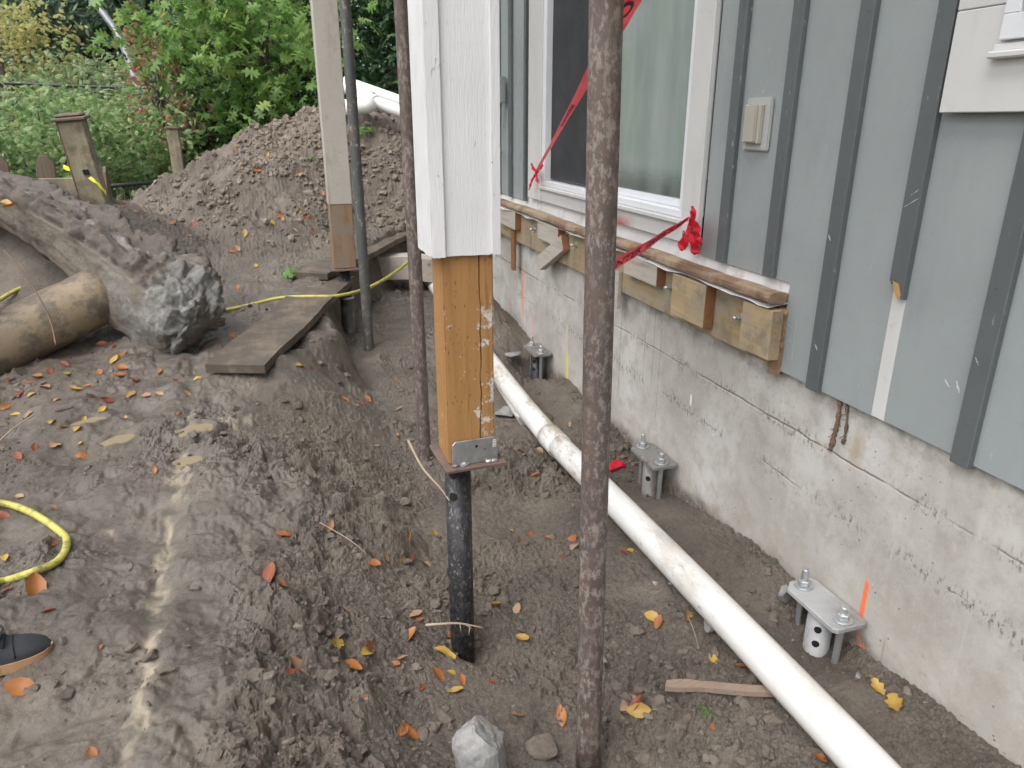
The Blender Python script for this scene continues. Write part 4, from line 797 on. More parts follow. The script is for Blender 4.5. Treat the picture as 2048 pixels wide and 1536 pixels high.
for x, y in ((1384, 461), (1367, 467)):
    c = K(x, y, .034); a = []
    for k in range(16): t = 6.2832 * k / 16; a += [c + np.array([0, .0085 * math.cos(t), .011 * math.sin(t)]), c + np.array([0, .0045 * math.cos(t), .0065 * math.sin(t)])]
    MB().add(a, [(2 * k, 2 * ((k + 1) % 16), 2 * ((k + 1) % 16) + 1, 2 * k + 1) for k in range(16)]).build('printing', INK, tp)
# strand rising from the left jamb past the pane, behind the nearest pipe and out of the top
B = [ax(1072, 345, TX), ax(1110, 280, -.12), ax(1145, 215, -.25), ay(1182, 150, 1.9), ay(1235, 50, 1.43), ay(1262, 0, 1.41), ay(1310, -90, 1.38)]
B = [np.array(p) for p in B]; B = [B[0] + (B[5] - B[0]) * s_ for s_ in (0, .2, .45, .7, .9, 1.0, 1.25)]
rb, at, L = ribbon(B, lambda t: .014 + .02 * abs(t - .28) + .05 * t * t * .8, lambda t: (.9 - .5 * t, -.5, .15), 12, .05)
tb_ = rb.build('danger_tape', REDTAPE); tag(tb_, 'red danger tape slanting across the dark pane from a knot on the left trim', 'tape')
print_on(at, L, L * .74, L * .80, 'DO', tb_, cap=.5); print_on(at, L, L * .82, L * .92, 'NOT', tb_, cap=.5); print_on(at, L, L * .42, L * .53, 'DANGER', tb_, cap=.45)
for pts, ws in (([(1072, 345), (1066, 335), (1062, 326)], [.006, .012, .002]), ([(1072, 345), (1074, 358), (1077, 366)], [.008, .014, .003]), ([(1071, 348), (1064, 362), (1057, 380)], [.006, .009, .004]), ([(1072, 345), (1080, 335), (1085, 330)], [.01, .016, .012])):
    flap([ax(x, y, TX - .006 * i) for i, (x, y) in enumerate(pts)], ws, N_, tb_)
o = flap([hit(1216, 945) + [0, 0, .02], hit(1236, 938) + [0, 0, .025], hit(1252, 936) + [0, 0, .015]], [.014, .022, .008], (0, -.4, 1), None, 'plastic_scrap'); tag(o, 'small scrap of red plastic tape on the soil behind the nearest pipe', 'plastic scrap')
# ------------------------------------------------------------------ old fence, lamp, cable, railing
def picket(parent, x, y, z0, z1, w=.12, t=.02, lean=0., mat=None, turn=math.pi / 2):
    q = MB(); h = z1 - z0; pr = [(-w / 2, 0), (w / 2, 0), (w / 2, h - .05), (w * .2, h), (-w * .2, h), (-w / 2, h - .05)]
    M = np.array(Matrix.Translation((x, y, z0)) @ Matrix.Rotation(turn, 4, 'Z') @ Matrix.Rotation(lean, 4, 'Y') @ Matrix.Rotation(math.pi / 2, 4, 'X'))
    return q.prism(pr, -t / 2, t / 2, M).build('picket', mat or DARKFENCE, parent, .002, 1)
fn = thing('wooden_fence', (-2.78, 5.2, .9), 'weathered leaning picket fence with a capped post and yellow tape', 'fence')
ln = Matrix.Translation((-2.56, 5.2, 1.0)) @ Matrix.Rotation(R(-5), 4, 'Y') @ Matrix.Rotation(R(4), 4, 'X')
def tbox(lo, hi): return MB().box(lo, hi, np.array(ln)[:3, :3], np.array(ln.translation))
fp = tbox((-.062, -.07, -.6), (.075, .07, .50)).build('post', FENCEW, fn, .006, 1); tbox((-.066, -.071, -.6), (-.0625, .055, .498)).build('stained_side', REDFENCE, fp)
q = tbox((-.085, -.09, .5005), (.098, .09, .522)).build('post_cap', DARKFENCE, fp, .006, 1); tbox((-.065, -.07, .522), (.078, .07, .54)).build('cap_top', DARKFENCE, q, .008, 1)
tbox((.0, -.078, .195), (.03, -.0705, .225)).build('rail_notch', DARK, fp)
o = MB().box((-4.9, 5.16, 1.06), (-2.63, 5.205, 1.17)).build('rail', FENCEW, fn, .004, 1)
for y, top, le in ((3.72, .92, .02), (3.9, .95, -.04), (5.42, 1.30, .2), (5.62, 1.24, .34)): picket(fn, -2.82 if y < 5 else -2.6, y, .4, top, lean=le)
for k in range(8): picket(fn, -2.86 - k * .21, 5.225, .3, 1.29 + random.uniform(-.05, .04), .1, lean=random.uniform(-.12, .12), turn=0)
tp3 = MB(); c0 = [ad(126, 333, 4.44), ad(150, 343, 4.40), ad(182, 357, 4.40), ad(198, 370, 4.42), ad(212, 386, 4.46)]
P = spline(c0, 5); v = []
for i, p in enumerate(P): w = .011 + .004 * math.sin(i * 1.3); v += [p + np.array([0, .003, w]), p - np.array([0, .003, w])]
tp3.add(v, [(2 * i, 2 * i + 1, 2 * i + 3, 2 * i + 2) for i in range(len(P) - 1)], True); tag(tp3.build('caution_tape', YTAPE), 'yellow tape tied round the leaning fence post', 'tape')
f2 = thing('wooden_fence', (-2.85, 9.6, .6), 'far run of dark fence with a pale capped post beyond the soil heap', 'fence')
c = ad(352, 305, 7.9); x, y = c[0], c[1]
pf = MB().box((x - .058, y - .058, .3), (x + .058, y + .058, 1.41)).build('post', FENCEW, f2, .005, 1); MB().box((x - .075, y - .075, 1.4105), (x + .075, y + .075, 1.43)).build('post_cap', DARKFENCE, pf, .004, 1)
MB().box((x - .02, y + .08, 1.0), (x + .02, y + 3.4, 1.1)).build('rail', DARKFENCE, f2); MB().box((x - .02, y + .08, .72), (x + .02, y + 3.4, .8)).build('rail', DARKFENCE, f2)
for k in range(9): picket(f2, x - .04, y + .3 + k * .36, .4, 1.22 + random.uniform(-.05, .05), .13, lean=random.uniform(-.05, .05))
rl = thing('metal_railing', ad(270, 400, 7.2), 'black metal railing seen low between the fence post and the soil heap', 'railing')
a, b = ad(150, 378, 6.9), ad(345, 362, 7.5); MB().tube([a, b], .02, 8).build('top_rail', BLACKM, rl); MB().tube([a - [0, 0, .5], b - [0, 0, .5]], .014, 8).build('bottom_rail', BLACKM, rl)
for k in range(16): p = a + (b - a) * (k + .5) / 16; MB().tube([p - [0, 0, .5], p], .007, 6).build('baluster', BLACKM, rl)
lp = thing('street_lamp', ad(285, 340, 15), 'grey street lamp with a curved arm rising above the shrubs', 'street lamp')
MB().tube(spline([ad(300, 420, 15), ad(288, 250, 15), ad(272, 165, 15), ad(243, 84, 15), ad(212, 34, 15), ad(170, -12, 15), ad(110, -46, 15), ad(40, -64, 15)], 8), [.09 - .0007 * i for i in range(57)], 14).build('pole', LAMPM, lp)
q = MB(); c = ad(15, -64, 15); q.box((-.35, -.1, -.05), (.2, .1, .05), None, c); q.build('lamp_head', LAMPM, lp, .03, 2)
o = MB().tube(spline([ad(-300, 158, 11), ad(0, 166, 11.3), ad(140, 172, 11.5), ad(275, 176, 11.7), ad(420, 178, 12)], 8), .026, 10).build('overhead_cable', BLACKM); tag(o, 'thick black cable strung level across the shrubs', 'cable')

# ------------------------------------------------------------------ spare plastic pipes on top of the soil heap
PVC2 = m_plain('clean_white_pvc', (.74, .73, .70), .35, vary=.04, bs=.05)
G_ = 'spare pipes on the soil heap'
def mp(pts, r_, label, name='plastic_pipe'): return tag(MB().tube([ay(x, y, v) for x, y, v in pts], r_, 20).build(name, PVC2), label, 'plastic pipe', G_)
mp([(690, 163, 8.3), (850, 220, 7.7), (960, 258, 7.3)], .055, 'topmost white pipe lying across the back of the soil heap')
mp([(640, 158, 8.0), (746, 196, 7.7)], .055, 'white pipe stub beside the topmost pipe on the soil heap')
pj = mp([(728, 196, 7.45), (748, 204, 7.35), (850, 240, 7.2), (960, 280, 7.0)], .058, 'front white pipe with a branch fitting on the soil heap')
MB().tube([ay(722, 194, 7.5), ay(752, 206, 7.33)], .068, 20).build('fitting', PVC2, pj); MB().tube([ay(690, 214, 7.25), ay(728, 214, 7.25), ay(743, 207, 7.3)], .066, 18).build('branch', PVC2, pj)

# ------------------------------------------------------------------ rocks, clods
def ico(sub): bm = bmesh.new(); bmesh.ops.create_icosphere(bm, subdivisions=sub, radius=1); V = np.array([v.co for v in bm.verts]); Fc = np.array([[v.index for v in f.verts] for f in bm.faces]); bm.free(); return V, Fc
IV3, IF3 = ico(4); IVB, IFB = ico(2)
def rockmesh(seed, sc, cuts=13, rough=.06):
    g_ = np.random.default_rng(seed); V = IV3.copy()
    for _ in range(cuts):
        n = g_.normal(size=3); n /= np.linalg.norm(n); d = g_.uniform(.42, .85); k = V @ n - d; V = V - np.outer(np.clip(k, 0, None), n) * .96
    r_ = 1 + rough * fbm(V[:, 0] * 3 + seed, V[:, 1] * 3 + V[:, 2] * 2.1, seed, 4, .6); return V * r_[:, None] * np.array(sc)
def rock(px, py, sc, seed, label, mat=STONE, dz=0., rot=0.):
    p = hit(px, py); V = rockmesh(seed, sc) @ rotz(rot).T + p + np.array([0, 0, sc[2] * .35 + dz]); o = link('rock', fast_mesh('rock', V, IF3, None, False), mat); return tag(o, label, 'rock')
rock(962, 1535, (.085, .08, .14), 3, 'pale grey angular rock at the bottom edge beside the nearest pipe', dz=.0, rot=.5)
rock(1420, 1262, (.045, .035, .028), 5, 'pale crumbly stone half buried left of the drain pipe', rot=.3)
rock(1025, 730, (.075, .05, .03), 8, 'flat grey broken concrete chip behind the timber post', rot=.6, dz=.05)
rock(1010, 830, (.065, .055, .05), 11, 'round muddy stone beside the drain pipe behind the timber post')
rock(1085, 1500, (.05, .04, .03), 14, 'dark soil-covered stone right of the pale rock', CLOD)
rock(1570, 1200, (.035, .03, .035), 17, 'pale pebble-crusted lump against the nearest bracket')
rock(1035, 900, (.03, .03, .018), 19, 'small brown stone on the soil just right of the post plate', CLOD)
rock(1345, 1170, (.016, .012, .012), 23, 'small grey stone left of the drain pipe near two oak leaves')
rock(1310, 1168, (.011, .01, .009), 24, 'tiny white pebble left of the drain pipe')
rock(810, 1172, (.017, .016, .014), 26, 'dark round clod left of the black pile', CLOD)
rock(860, 920, (.02, .015, .012), 29, 'small grey stone at the foot of the rusty pipe', CLOD)
rock(1090, 845, (.06, .04, .035), 33, 'crumpled grey clay lump under the drain pipe socket', CLOD)
rock(1715, 1355, (.014, .012, .01), 35, 'tan pebble at the foot of the wall beside the nearest bracket')
rock(1600, 1415, (.011, .009, .008), 37, 'small pebble just below the drain pipe near the offcut')
for k, (a, b) in enumerate(((1850, 560), (790, 575))): pass
IV1, IF1 = ico(1)
def clods(name, n, xr, yr, smin, smax, mat, seed, dens, label=None, lowp=False, tall=(.5, .9)):
    IV2, IF2 = (IV1, IF1) if lowp else (IVB, IFB)
    g_ = np.random.default_rng(seed); x = g_.uniform(*xr, n); y = g_.uniform(*yr, n); k = g_.random(n) < dens(x, y); x, y = x[k], y[k]; n = len(x)
    z = height(x, y); s = smin * (smax / smin) ** (g_.random(n) ** 2.2); tm = []
    for i in range(8):
        V = IV2.copy() * g_.uniform(.65, 1.25, (len(IV2), 1)); 
        for _ in range(4):
            q = g_.normal(size=3); q /= np.linalg.norm(q); V = V - np.outer(np.clip(V @ q - .55, 0, None), q)
        tm.append(V)
    tm = np.array(tm); ti = g_.integers(0, 8, n); th = g_.uniform(0, 6.28, n); c, sn = np.cos(th), np.sin(th); V = tm[ti] * (s[:, None, None] * np.stack([g_.uniform(.8, 1.4, n), g_.uniform(.7, 1.1, n), g_.uniform(*tall, n)], -1)[:, None, :])
    X = V[..., 0] * c[:, None] - V[..., 1] * sn[:, None] + x[:, None]; Y = V[..., 0] * sn[:, None] + V[..., 1] * c[:, None] + y[:, None]; Z = V[..., 2] + (z + s * .15)[:, None]
    Fc = (IF2[None] + (np.arange(n) * len(IV2))[:, None, None]).reshape(-1, 3); o = link(name, fast_mesh(name, np.stack([X, Y, Z], -1).reshape(-1, 3), Fc, None, False), mat); return tag(o, label, 'soil', kind='stuff')
def d_near(x, y):
    _, k = base_h(x, y); rm, path = rough_map(x, y, k); patch = np.clip(fbm(x * 2.6, y * 2.6, 50, 2) + .45, .08, 1); return np.clip(rm - .25, .04, 1) * patch * np.clip(1.5 / np.maximum(y, .8), .2, 1)
clods('soil_clods', 12000, (-2.7, -.02), (.8, 4.6), .007, .026, CLOD, 3, d_near, 'crumbled brown soil clods scattered over the trench and bank')
clods('soil_crumbs', 42000, (-2.7, -.02), (.8, 3.6), .002, .009, CLOD, 4, d_near, 'fine brown soil crumbs covering the rough mud', True, (.6, 1.1))
clods('gravel_crumbs', 2200, (-1.35, -.02), (.8, 3.5), .0015, .005, GRIT, 9, lambda x, y: .7 * np.clip(1.3 / np.maximum(y, .8), .2, 1), 'fine pale grit scattered on the trench floor')
clods('heap_soil', 15000, (-2.6, -.03), (5.7, 7.9), .005, .034, DRYCLOD, 5, lambda x, y: np.clip((y - 5.7) * 1.2, 0, 1) * (.25 + .75 * sstep(-2.3, -1.3, x)) * np.clip(.55 + fbm(x * 2.2, y * 2.2, 17, 2), .1, 1), 'loose crumbly soil covering the heap', False, (.8, 1.2))

# ------------------------------------------------------------------ fallen leaves
def leafmesh(seed, lobed=False):
    g_ = np.random.default_rng(seed); n = 9; v = []; f = []; curl = g_.uniform(-.6, 1.1); tw = g_.uniform(-.5, .5); wd = g_.uniform(.26, .36)
    for i in range(n):
        t = i / (n - 1); w = wd * (math.sin(math.pi * min(1, t * .93 + .03)) ** .8) * (1 - .25 * t) * (1 + (.3 * math.sin(t * 19) if lobed else .05 * math.sin(t * 23))); z = curl * .22 * (t - .5) ** 2 * 4 * .5 + .03 * math.sin(t * 7 + seed)
        for u in (-1, -.5, 0, .5, 1): v.append((t - .5, w * u + .05 * tw * math.sin(t * 3), z + .28 * abs(u) ** 1.4 * w * (1.2 + .6 * curl) + tw * .14 * u * t))
    f = [(i * 5 + k, i * 5 + k + 1, i * 5 + 6 + k, i * 5 + 5 + k) for i in range(n - 1) for k in range(4)]
    b = len(v); v += [(-.5, .008, .0), (-.5, -.008, 0), (-.74, .006, .05), (-.74, -.006, .05), (-.86, .0, .0)]; f += [(b, b + 1, b + 3, b + 2), (b + 2, b + 3, b + 4)]
    return MB().add(v, f, True).mesh('leaf')
LM = {k: m_leaf('leaf_' + k, [(0, a), (.5, b), (1, c)], .2, .45, None) for k, a, b, c in (('orange', (.3, .105, .03), (.42, .155, .042), (.34, .15, .06)), ('yellow', (.42, .27, .06), (.5, .32, .07), (.4, .28, .1)), ('rust', (.2, .05, .022), (.25, .07, .03), (.26, .09, .045)), ('tan', (.34, .2, .1), (.42, .27, .15), (.36, .23, .14)))}
LMESH = {(k, s): leafmesh(s + 11 * i, s == 3) for i, k in enumerate(LM) for s in range(5)}
for (k, s), me in LMESH.items(): me.materials.append(LM[k])
def zone(px, py):
    if px > 1690: return 'at the foot of the concrete wall'
    if px > 1200 and py > 1050: return 'between the nearest pipe and the drain pipe'
    if px > 960: return 'on the trench floor right of the black pile'
    if px > 800 and py > 1000: return 'around the foot of the black pile'
    if py > 1250 and px > 500: return 'on the broken soil below the black pile'
    if py > 950 and px > 450: return 'on the muddy bank left of the black pile'
    if py > 900: return 'on the wet mud near the yellow hose loop'
    if py > 690 and px < 420: return 'in the litter below the uprooted footing'
    if py > 690: return 'on the mud near the wide plank'
    if py > 380: return 'on the muddy slope behind the footing'
    return 'on the soil heap'
leaf_n = {}
def leaf(px, py, col, size=.055, yaw=None, label=None, tilt=.25):
    p = hit(px, py); s = random.randrange(5); o = bpy.data.objects.new(col + '_leaf' if False else 'fallen_leaf', LMESH[(col, s)]); COL.objects.link(o)
    e = .02; q4 = height(np.array([p[0] + e, p[0] - e, p[0], p[0]]), np.array([p[1], p[1], p[1] + e, p[1] - e])); gx = (q4[0] - q4[1]) / (2 * e); gy = (q4[2] - q4[3]) / (2 * e); n = Vector((-gx, -gy, 1)).normalized()
    q = n.to_track_quat('Z', 'Y') @ Euler((random.uniform(-tilt, tilt), random.uniform(-tilt, tilt), random.uniform(0, 6.28) if yaw is None else yaw)).to_quaternion()
    o.rotation_mode = 'QUATERNION'; o.rotation_quaternion = q; size *= 1.22 if py > 930 else 1.0; o.scale = (size,) * 3; o.location = (p[0], p[1], p[2] + size * .05 + .001)
    z = zone(px, py); tag(o, label, 'leaf', 'fallen leaves ' + z)
    if not label: leaf_n.setdefault((z, col), []).append((px, o))
    return o
LV = [ # near the pile and foreground
 (568, 1072, 'orange', .05), (540, 1155, 'rust', .07, 'large rust-brown cupped leaf standing upright on the muddy bank'), (562, 1168, 'orange', .035), (660, 1058, 'tan', .04), (818, 1078, 'orange', .05), (870, 1072, 'yellow', .05), (745, 1115, 'orange', .035), (748, 1132, 'orange', .04), (770, 1118, 'tan', .04), (822, 1118, 'rust', .055), (850, 1128, 'tan', .04), (800, 1120, 'yellow', .03),
 (690, 1222, 'tan', .03), (828, 1232, 'tan', .05), (838, 1242, 'rust', .03), (990, 1212, 'yellow', .045, 'yellow leaf standing on edge right of the black pile'), (1032, 1222, 'tan', .045), (1045, 1282, 'yellow', .05), (820, 1275, 'orange', .05), (897, 1275, 'rust', .05, 'narrow rust leaf leaning against the foot of the black pile'), (890, 1310, 'yellow', .06, 'golden leaf lying right in front of the black pile'), (672, 1295, 'yellow', .045), (740, 1302, 'orange', .055), (735, 1308, 'yellow', .05), (805, 1318, 'tan', .035), (790, 1332, 'orange', .035), (597, 1338, 'tan', .055), (580, 1352, 'rust', .05), (705, 1336, 'orange', .045), (875, 1354, 'orange', .045), (905, 1350, 'yellow', .03), (925, 1362, 'orange', .03), (843, 1378, 'rust', .025), (985, 1366, 'rust', .022), (910, 1385, 'yellow', .045), (730, 1398, 'orange', .02), (1042, 1432, 'tan', .05), (1122, 1438, 'orange', .05, 'orange curled leaf between the pale rock and the nearest pipe'), (820, 1470, 'orange', .05), (805, 1465, 'orange', .035), (985, 1080, 'tan', .03), (1040, 1083, 'orange', .045), (1060, 1068, 'orange', .03), (1100, 1078, 'orange', .035), (1125, 1115, 'rust', .025), (1022, 1062, 'yellow', .02),
 (1145, 1080, 'orange', .045), (1148, 1095, 'tan', .04), (1250, 1108, 'rust', .045), (1262, 1104, 'yellow', .035), (1305, 1238, 'yellow', .05, 'mottled yellow leaf left of the drain pipe, farther from it'), (1318, 1248, 'orange', .04), (1380, 1228, 'yellow', .05), (1375, 1240, 'orange', .035), (1427, 1320, 'yellow', .035), (1495, 1338, 'orange', .065, 'large orange leaf touching the drain pipe near the offcut'), (1255, 1410, 'tan', .05), (1272, 1412, 'rust', .045), (1278, 1425, 'yellow', .055), (1420, 1454, 'orange', .03), (1640, 1518, 'orange', .04), (1755, 1380, 'yellow', .045, 'curled yellow leaf against the concrete, upper of two'), (1790, 1412, 'yellow', .055, 'speckled golden leaf against the concrete, lower of two'),
 (1042, 905, 'orange', .04), (1080, 902, 'tan', .04), (1070, 953, 'orange', .04), (1140, 852, 'tan', .035),
 # wet path
 (45, 1378, 'orange', .06, 'broad orange leaf on wet mud below the shoe'), (70, 1180, 'orange', .07, 'long orange-brown leaf between the hose and the shoe'), (95, 1222, 'rust', .035), (15, 1185, 'rust', .03), (10, 1120, 'yellow', .035), (5, 1035, 'rust', .05), (108, 1087, 'rust', .04), (108, 1018, 'tan', .035), (40, 995, 'tan', .03), (165, 915, 'orange', .05), (185, 1510, 'orange', .03), (200, 1300, 'rust', .02), (38, 915, 'rust', .06), (110, 890, 'tan', .07, 'long pale leaf below the muddy litter by the left edge'), (70, 897, 'rust', .05), (130, 855, 'rust', .045), (155, 858, 'yellow', .05), (105, 845, 'yellow', .055), (168, 842, 'yellow', .035), (205, 822, 'yellow', .05), (310, 945, 'orange', .03), (355, 828, 'rust', .03), (250, 835, 'yellow', .03), (160, 888, 'yellow', .025),
 (600, 732, 'yellow', .055, 'bright yellow leaf beside the near end of the wide plank'), (625, 738, 'orange', .045), (798, 820, 'tan', .05), (735, 800, 'orange', .05), (720, 808, 'rust', .04), (690, 800, 'orange', .045), (790, 763, 'orange', .03), (862, 668, 'tan', .035), (795, 872, 'orange', .035), (510, 718, 'tan', .04),
 (182, 792, 'orange', .06), (215, 802, 'rust', .055), (262, 792, 'yellow', .06), (295, 793, 'tan', .05), (320, 790, 'tan', .045), (240, 752, 'orange', .05), (270, 760, 'rust', .06), (245, 738, 'orange', .06), (230, 722, 'yellow', .055), (245, 708, 'orange', .06), (205, 690, 'rust', .06), (225, 695, 'rust', .045), (100, 745, 'rust', .06), (75, 755, 'orange', .055), (135, 750, 'yellow', .055), (150, 780, 'yellow', .06), (90, 775, 'tan', .06), (40, 790, 'rust', .05), (10, 815, 'orange', .05), (60, 768, 'orange', .05), (175, 775, 'orange', .045), (115, 800, 'yellow', .045), (30, 830, 'yellow', .05), (60, 830, 'tan', .05), (395, 758, 'yellow', .04), (375, 790, 'tan', .04), (320, 745, 'orange', .05), (350, 760, 'rust', .04), (120, 688, 'tan', .06), (20, 760, 'rust', .05), (130, 730, 'rust', .055), (65, 790, 'yellow', .045), (200, 748, 'orange', .05),
 (428, 645, 'yellow', .06), (465, 672, 'orange', .05), (405, 585, 'rust', .07), (390, 580, 'orange', .06), (415, 590, 'tan', .06), (512, 534, 'yellow', .05), (475, 575, 'orange', .05), (520, 562, 'tan', .05), (475, 498, 'tan', .06), (465, 505, 'orange', .06), (490, 470, 'yellow', .07, 'yellow leaf on the muddy slope right of the footing'), (545, 448, 'yellow', .06), (560, 435, 'orange', .07), (565, 440, 'tan', .06), (575, 430, 'rust', .06), (600, 426, 'yellow', .05), (618, 438, 'orange', .05), (610, 436, 'rust', .05), (390, 450, 'rust', .08), (395, 440, 'orange', .06), (345, 448, 'orange', .05), (285, 420, 'tan', .06), (240, 400, 'yellow', .06), (247, 415, 'rust', .05), (270, 425, 'tan', .05), (625, 468, 'orange', .05), (645, 410, 'rust', .06), (645, 390, 'orange', .06), (590, 460, 'tan', .05), (310, 500, 'orange', .05), (430, 432, 'tan', .04),
 (513, 345, 'orange', .07), (545, 345, 'orange', .07), (592, 345, 'rust', .06), (535, 312, 'yellow', .06), (525, 255, 'orange', .06), (580, 238, 'rust', .06), (760, 262, 'tan', .06), (782, 268, 'orange', .05), (728, 230, 'rust', .07, 'small red leaf under the pipes on the soil heap'), (600, 350, 'tan', .06), (650, 260, 'orange', .06), (690, 300, 'tan', .05), (830, 320, 'orange', .05), (470, 300, 'orange', .05), (560, 280, 'tan', .05)]
for t in LV: leaf(t[0], t[1], t[2], t[3], None, t[4] if len(t) > 4 else None, .5 if t[1] > 950 else .3)
ORD = 'first second third fourth fifth sixth seventh eighth ninth tenth eleventh twelfth thirteenth fourteenth fifteenth sixteenth'.split()
for (z, col), L_ in leaf_n.items():
    L_.sort(key=lambda q_: q_[0]); cn = dict(orange='orange', yellow='yellow', rust='rust-red', tan='pale tan')[col]
    for k, (_, o) in enumerate(L_): o['label'] = ('only %s leaf %s' % (cn, z)) if len(L_) == 1 else '%s leaf, %s from the left, %s' % (cn, ORD[k], z)
# leaf on the footing
for (x, y, D, cn) in ((12, 405, 3.72, 'yellow'), (22, 412, 3.7, 'orange')):
    o = bpy.data.objects.new('fallen_leaf', LMESH[(cn, 1)]); COL.objects.link(o); o.location = ad(x, y, D); o.scale = (.07,) * 3; o.rotation_euler = (.3, .2, x); tag(o, '%s leaf stuck on top of the uprooted footing' % cn, 'leaf', 'leaves on the footing')

# ------------------------------------------------------------------ twigs, sprigs
TW = m_plain('pale_twig', (.3, .235, .17), .8, bs=.4)
def twig(pts, r_, label, name='twig'): return tag(MB().tube(spline(pts, 5), [r_ * (1 - .5 * i / (5 * (len(pts) - 1))) for i in range(5 * (len(pts) - 1) + 1)], 7).build(name, TW), label, 'twig')
o = twig([ay(852, 1250, 1.78), ay(880, 1248, 1.765), ay(920, 1247, 1.765), ay(968, 1256, 1.77)], .0045, 'pale root lying across the foot of the black pile')
for a, b in (((920, 1248), (922, 1262)), ((940, 1250), (938, 1270)), ((930, 1249), (945, 1258))): MB().tube([ay(*a, 1.765), ay(*b, 1.763)], .0018, 5).build('rootlet', TW, o)
twig([ay(816, 880, 2.25), ay(845, 935, 2.1), ay(880, 975, 1.95), ay(898, 1000, 1.83)], .0045, 'thin grey stick leaning from the rusty pipe to the black pile')
twig([hit(640, 1050) + [0, 0, .01], hit(700, 1090) + [0, 0, .02], hit(735, 1115) + [0, 0, .01]], .002, 'thin root poking out of the muddy bank')
twig([hit(1375, 1235) + [0, 0, .008], hit(1388, 1270) + [0, 0, .01], hit(1397, 1302) + [0, 0, .006]], .0018, 'thin stem below the curled oak leaf by the drain pipe')
twig([hit(0, 895) + [0, 0, .02], hit(35, 868) + [0, 0, .03], hit(70, 840) + [0, 0, .02]], .004, 'brown stick on the mud at the left edge')

RTM = m_soil('dry_root', (.1, .062, .042), (.2, .13, .09))
for pts, r_, lab in ((((1680, 800), (1676, 840), (1668, 870), (1660, 900)), .009, 'shaggy brown root hanging on the concrete below the siding, left of two'), (((1693, 805), (1694, 840), (1690, 870), (1685, 888)), .006, 'thin brown root hanging on the concrete below the siding, right of two')):
    P = spline([ax(x, y, -.006) for x, y in pts], 6); o = MB().tube(P, [r_ * random.uniform(.35, 1.1) for _ in P], 8, wob=.5).build('hanging_root', RTM); tag(o, lab, 'root')
    for k in range(6): a = P[2 + 2 * k]; MB().tube([a, a + np.array([-.004, random.uniform(-.02, .02), random.uniform(-.02, .005)])], .0012, 5).build('rootlet', RTM, o)
# ------------------------------------------------------------------ shoe at the left edge
sh = thing('shoe', (-2.2, 1.68, .38), 'black canvas shoe with a tan rubber sole at the left edge', 'shoe')
toe = hit(108, 1292); dirx = np.array([-.985, -.12, 0]); dirx /= np.linalg.norm(dirx); sdy = np.array([-dirx[1], dirx[0], 0]); zb = gh(toe[0] - .06, toe[1]) - .004
SW = [(0, .0), (.006, .019), (.02, .034), (.045, .045), (.08, .05), (.12, .049), (.16, .043), (.2, .038), (.25, .037), (.275, .027), (.285, .0)]
def sole(z0, z1, inf):
    q = MB(); n = 30; ss = np.linspace(0, .285, n); ww = np.interp(ss, *zip(*SW)) * inf
    ww = np.maximum(ww, .001); ring = [(s_, w) for s_, w in zip(ss, ww)] + [(s_, -w) for s_, w in reversed(list(zip(ss, ww)))][1:-1]
    v = [toe + dirx * s_ + sdy * w + [0, 0, zb - toe[2] + z] for z in (z0, z1) for s_, w in ring]; m_ = len(ring)
    q.add(v, [(k, (k + 1) % m_, m_ + (k + 1) % m_, m_ + k) for k in range(m_)], True); q.add(v, [tuple(reversed(range(m_))), tuple(range(m_, 2 * m_))]); return q
GUM = m_plain('gum_rubber', (.4, .235, .12), .55, vary=.1, dirt=(.07, .058, .045), amt=.9, dsc=30)
CANV = m_plain('black_canvas', (.022, .024, .028), .85, vary=.25, bs=.25, sc=400)
sole(.0, .027, 1.0).build('sole', GUM, sh); 
q = MB(); n = 26; ss = np.linspace(.004, .28, n); v = []; K2 = 13
for s_ in ss:
    w = np.interp(s_, *zip(*SW)) * .95; h = np.interp(s_, [0, .02, .05, .09, .12, .17, .22, .285], [.024, .042, .054, .062, .082, .092, .085, .08])
    for k in range(K2):
        a = math.pi * k / (K2 - 1); ca, sa = math.cos(a), math.sin(a); v.append(toe + dirx * s_ + sdy * w * (abs(ca) ** .8) * np.sign(ca) + [0, 0, zb - toe[2] + .0255 + (h - .0255) * sa ** .75])
q.add(v, [(i * K2 + k, i * K2 + k + 1, (i + 1) * K2 + k + 1, (i + 1) * K2 + k) for i in range(n - 1) for k in range(K2 - 1)], True); q.build('upper', CANV, sh)
def arc(s_, wf, lift=.002, a0=.15, a1=.85, n=9):
    w = np.interp(s_, *zip(*SW)) * .95; h = np.interp(s_, [0, .02, .05, .09, .12, .17, .22, .285], [.024, .042, .054, .062, .082, .092, .085, .08]); out = []
    for k in range(n): a = math.pi * (a0 + (a1 - a0) * k / (n - 1)); ca, sa = math.cos(a), math.sin(a); out.append(toe + dirx * (s_ + wf * ca) + sdy * w * (abs(ca) ** .8) * np.sign(ca) + [0, 0, zb - toe[2] + .0255 + (h - .0255) * sa ** .75 + lift])
    return out
LACE = m_plain('black_lace', (.012, .013, .015), .8, bs=.4, sc=300)
MB().tube(arc(.083, -.008, .0015, .06, .94, 15), .0022, 6).build('vamp_seam', CANV, sh)
for s_ in (.1, .115, .13, .145): MB().tube(arc(s_, .004 if int(s_ * 1000) % 2 else -.004, .003, .3, .7), .0035, 6).build('lace', LACE, sh)
for sg in (-1, 1): MB().tube(spline([arc(.105, 0, .008)[4], arc(.1, 0, .02)[4] + sdy * .02 * sg, arc(.115, 0, .012)[4] + sdy * .035 * sg, arc(.105, 0, .008)[4]], 6), .0028, 6).build('lace_loop', LACE, sh)

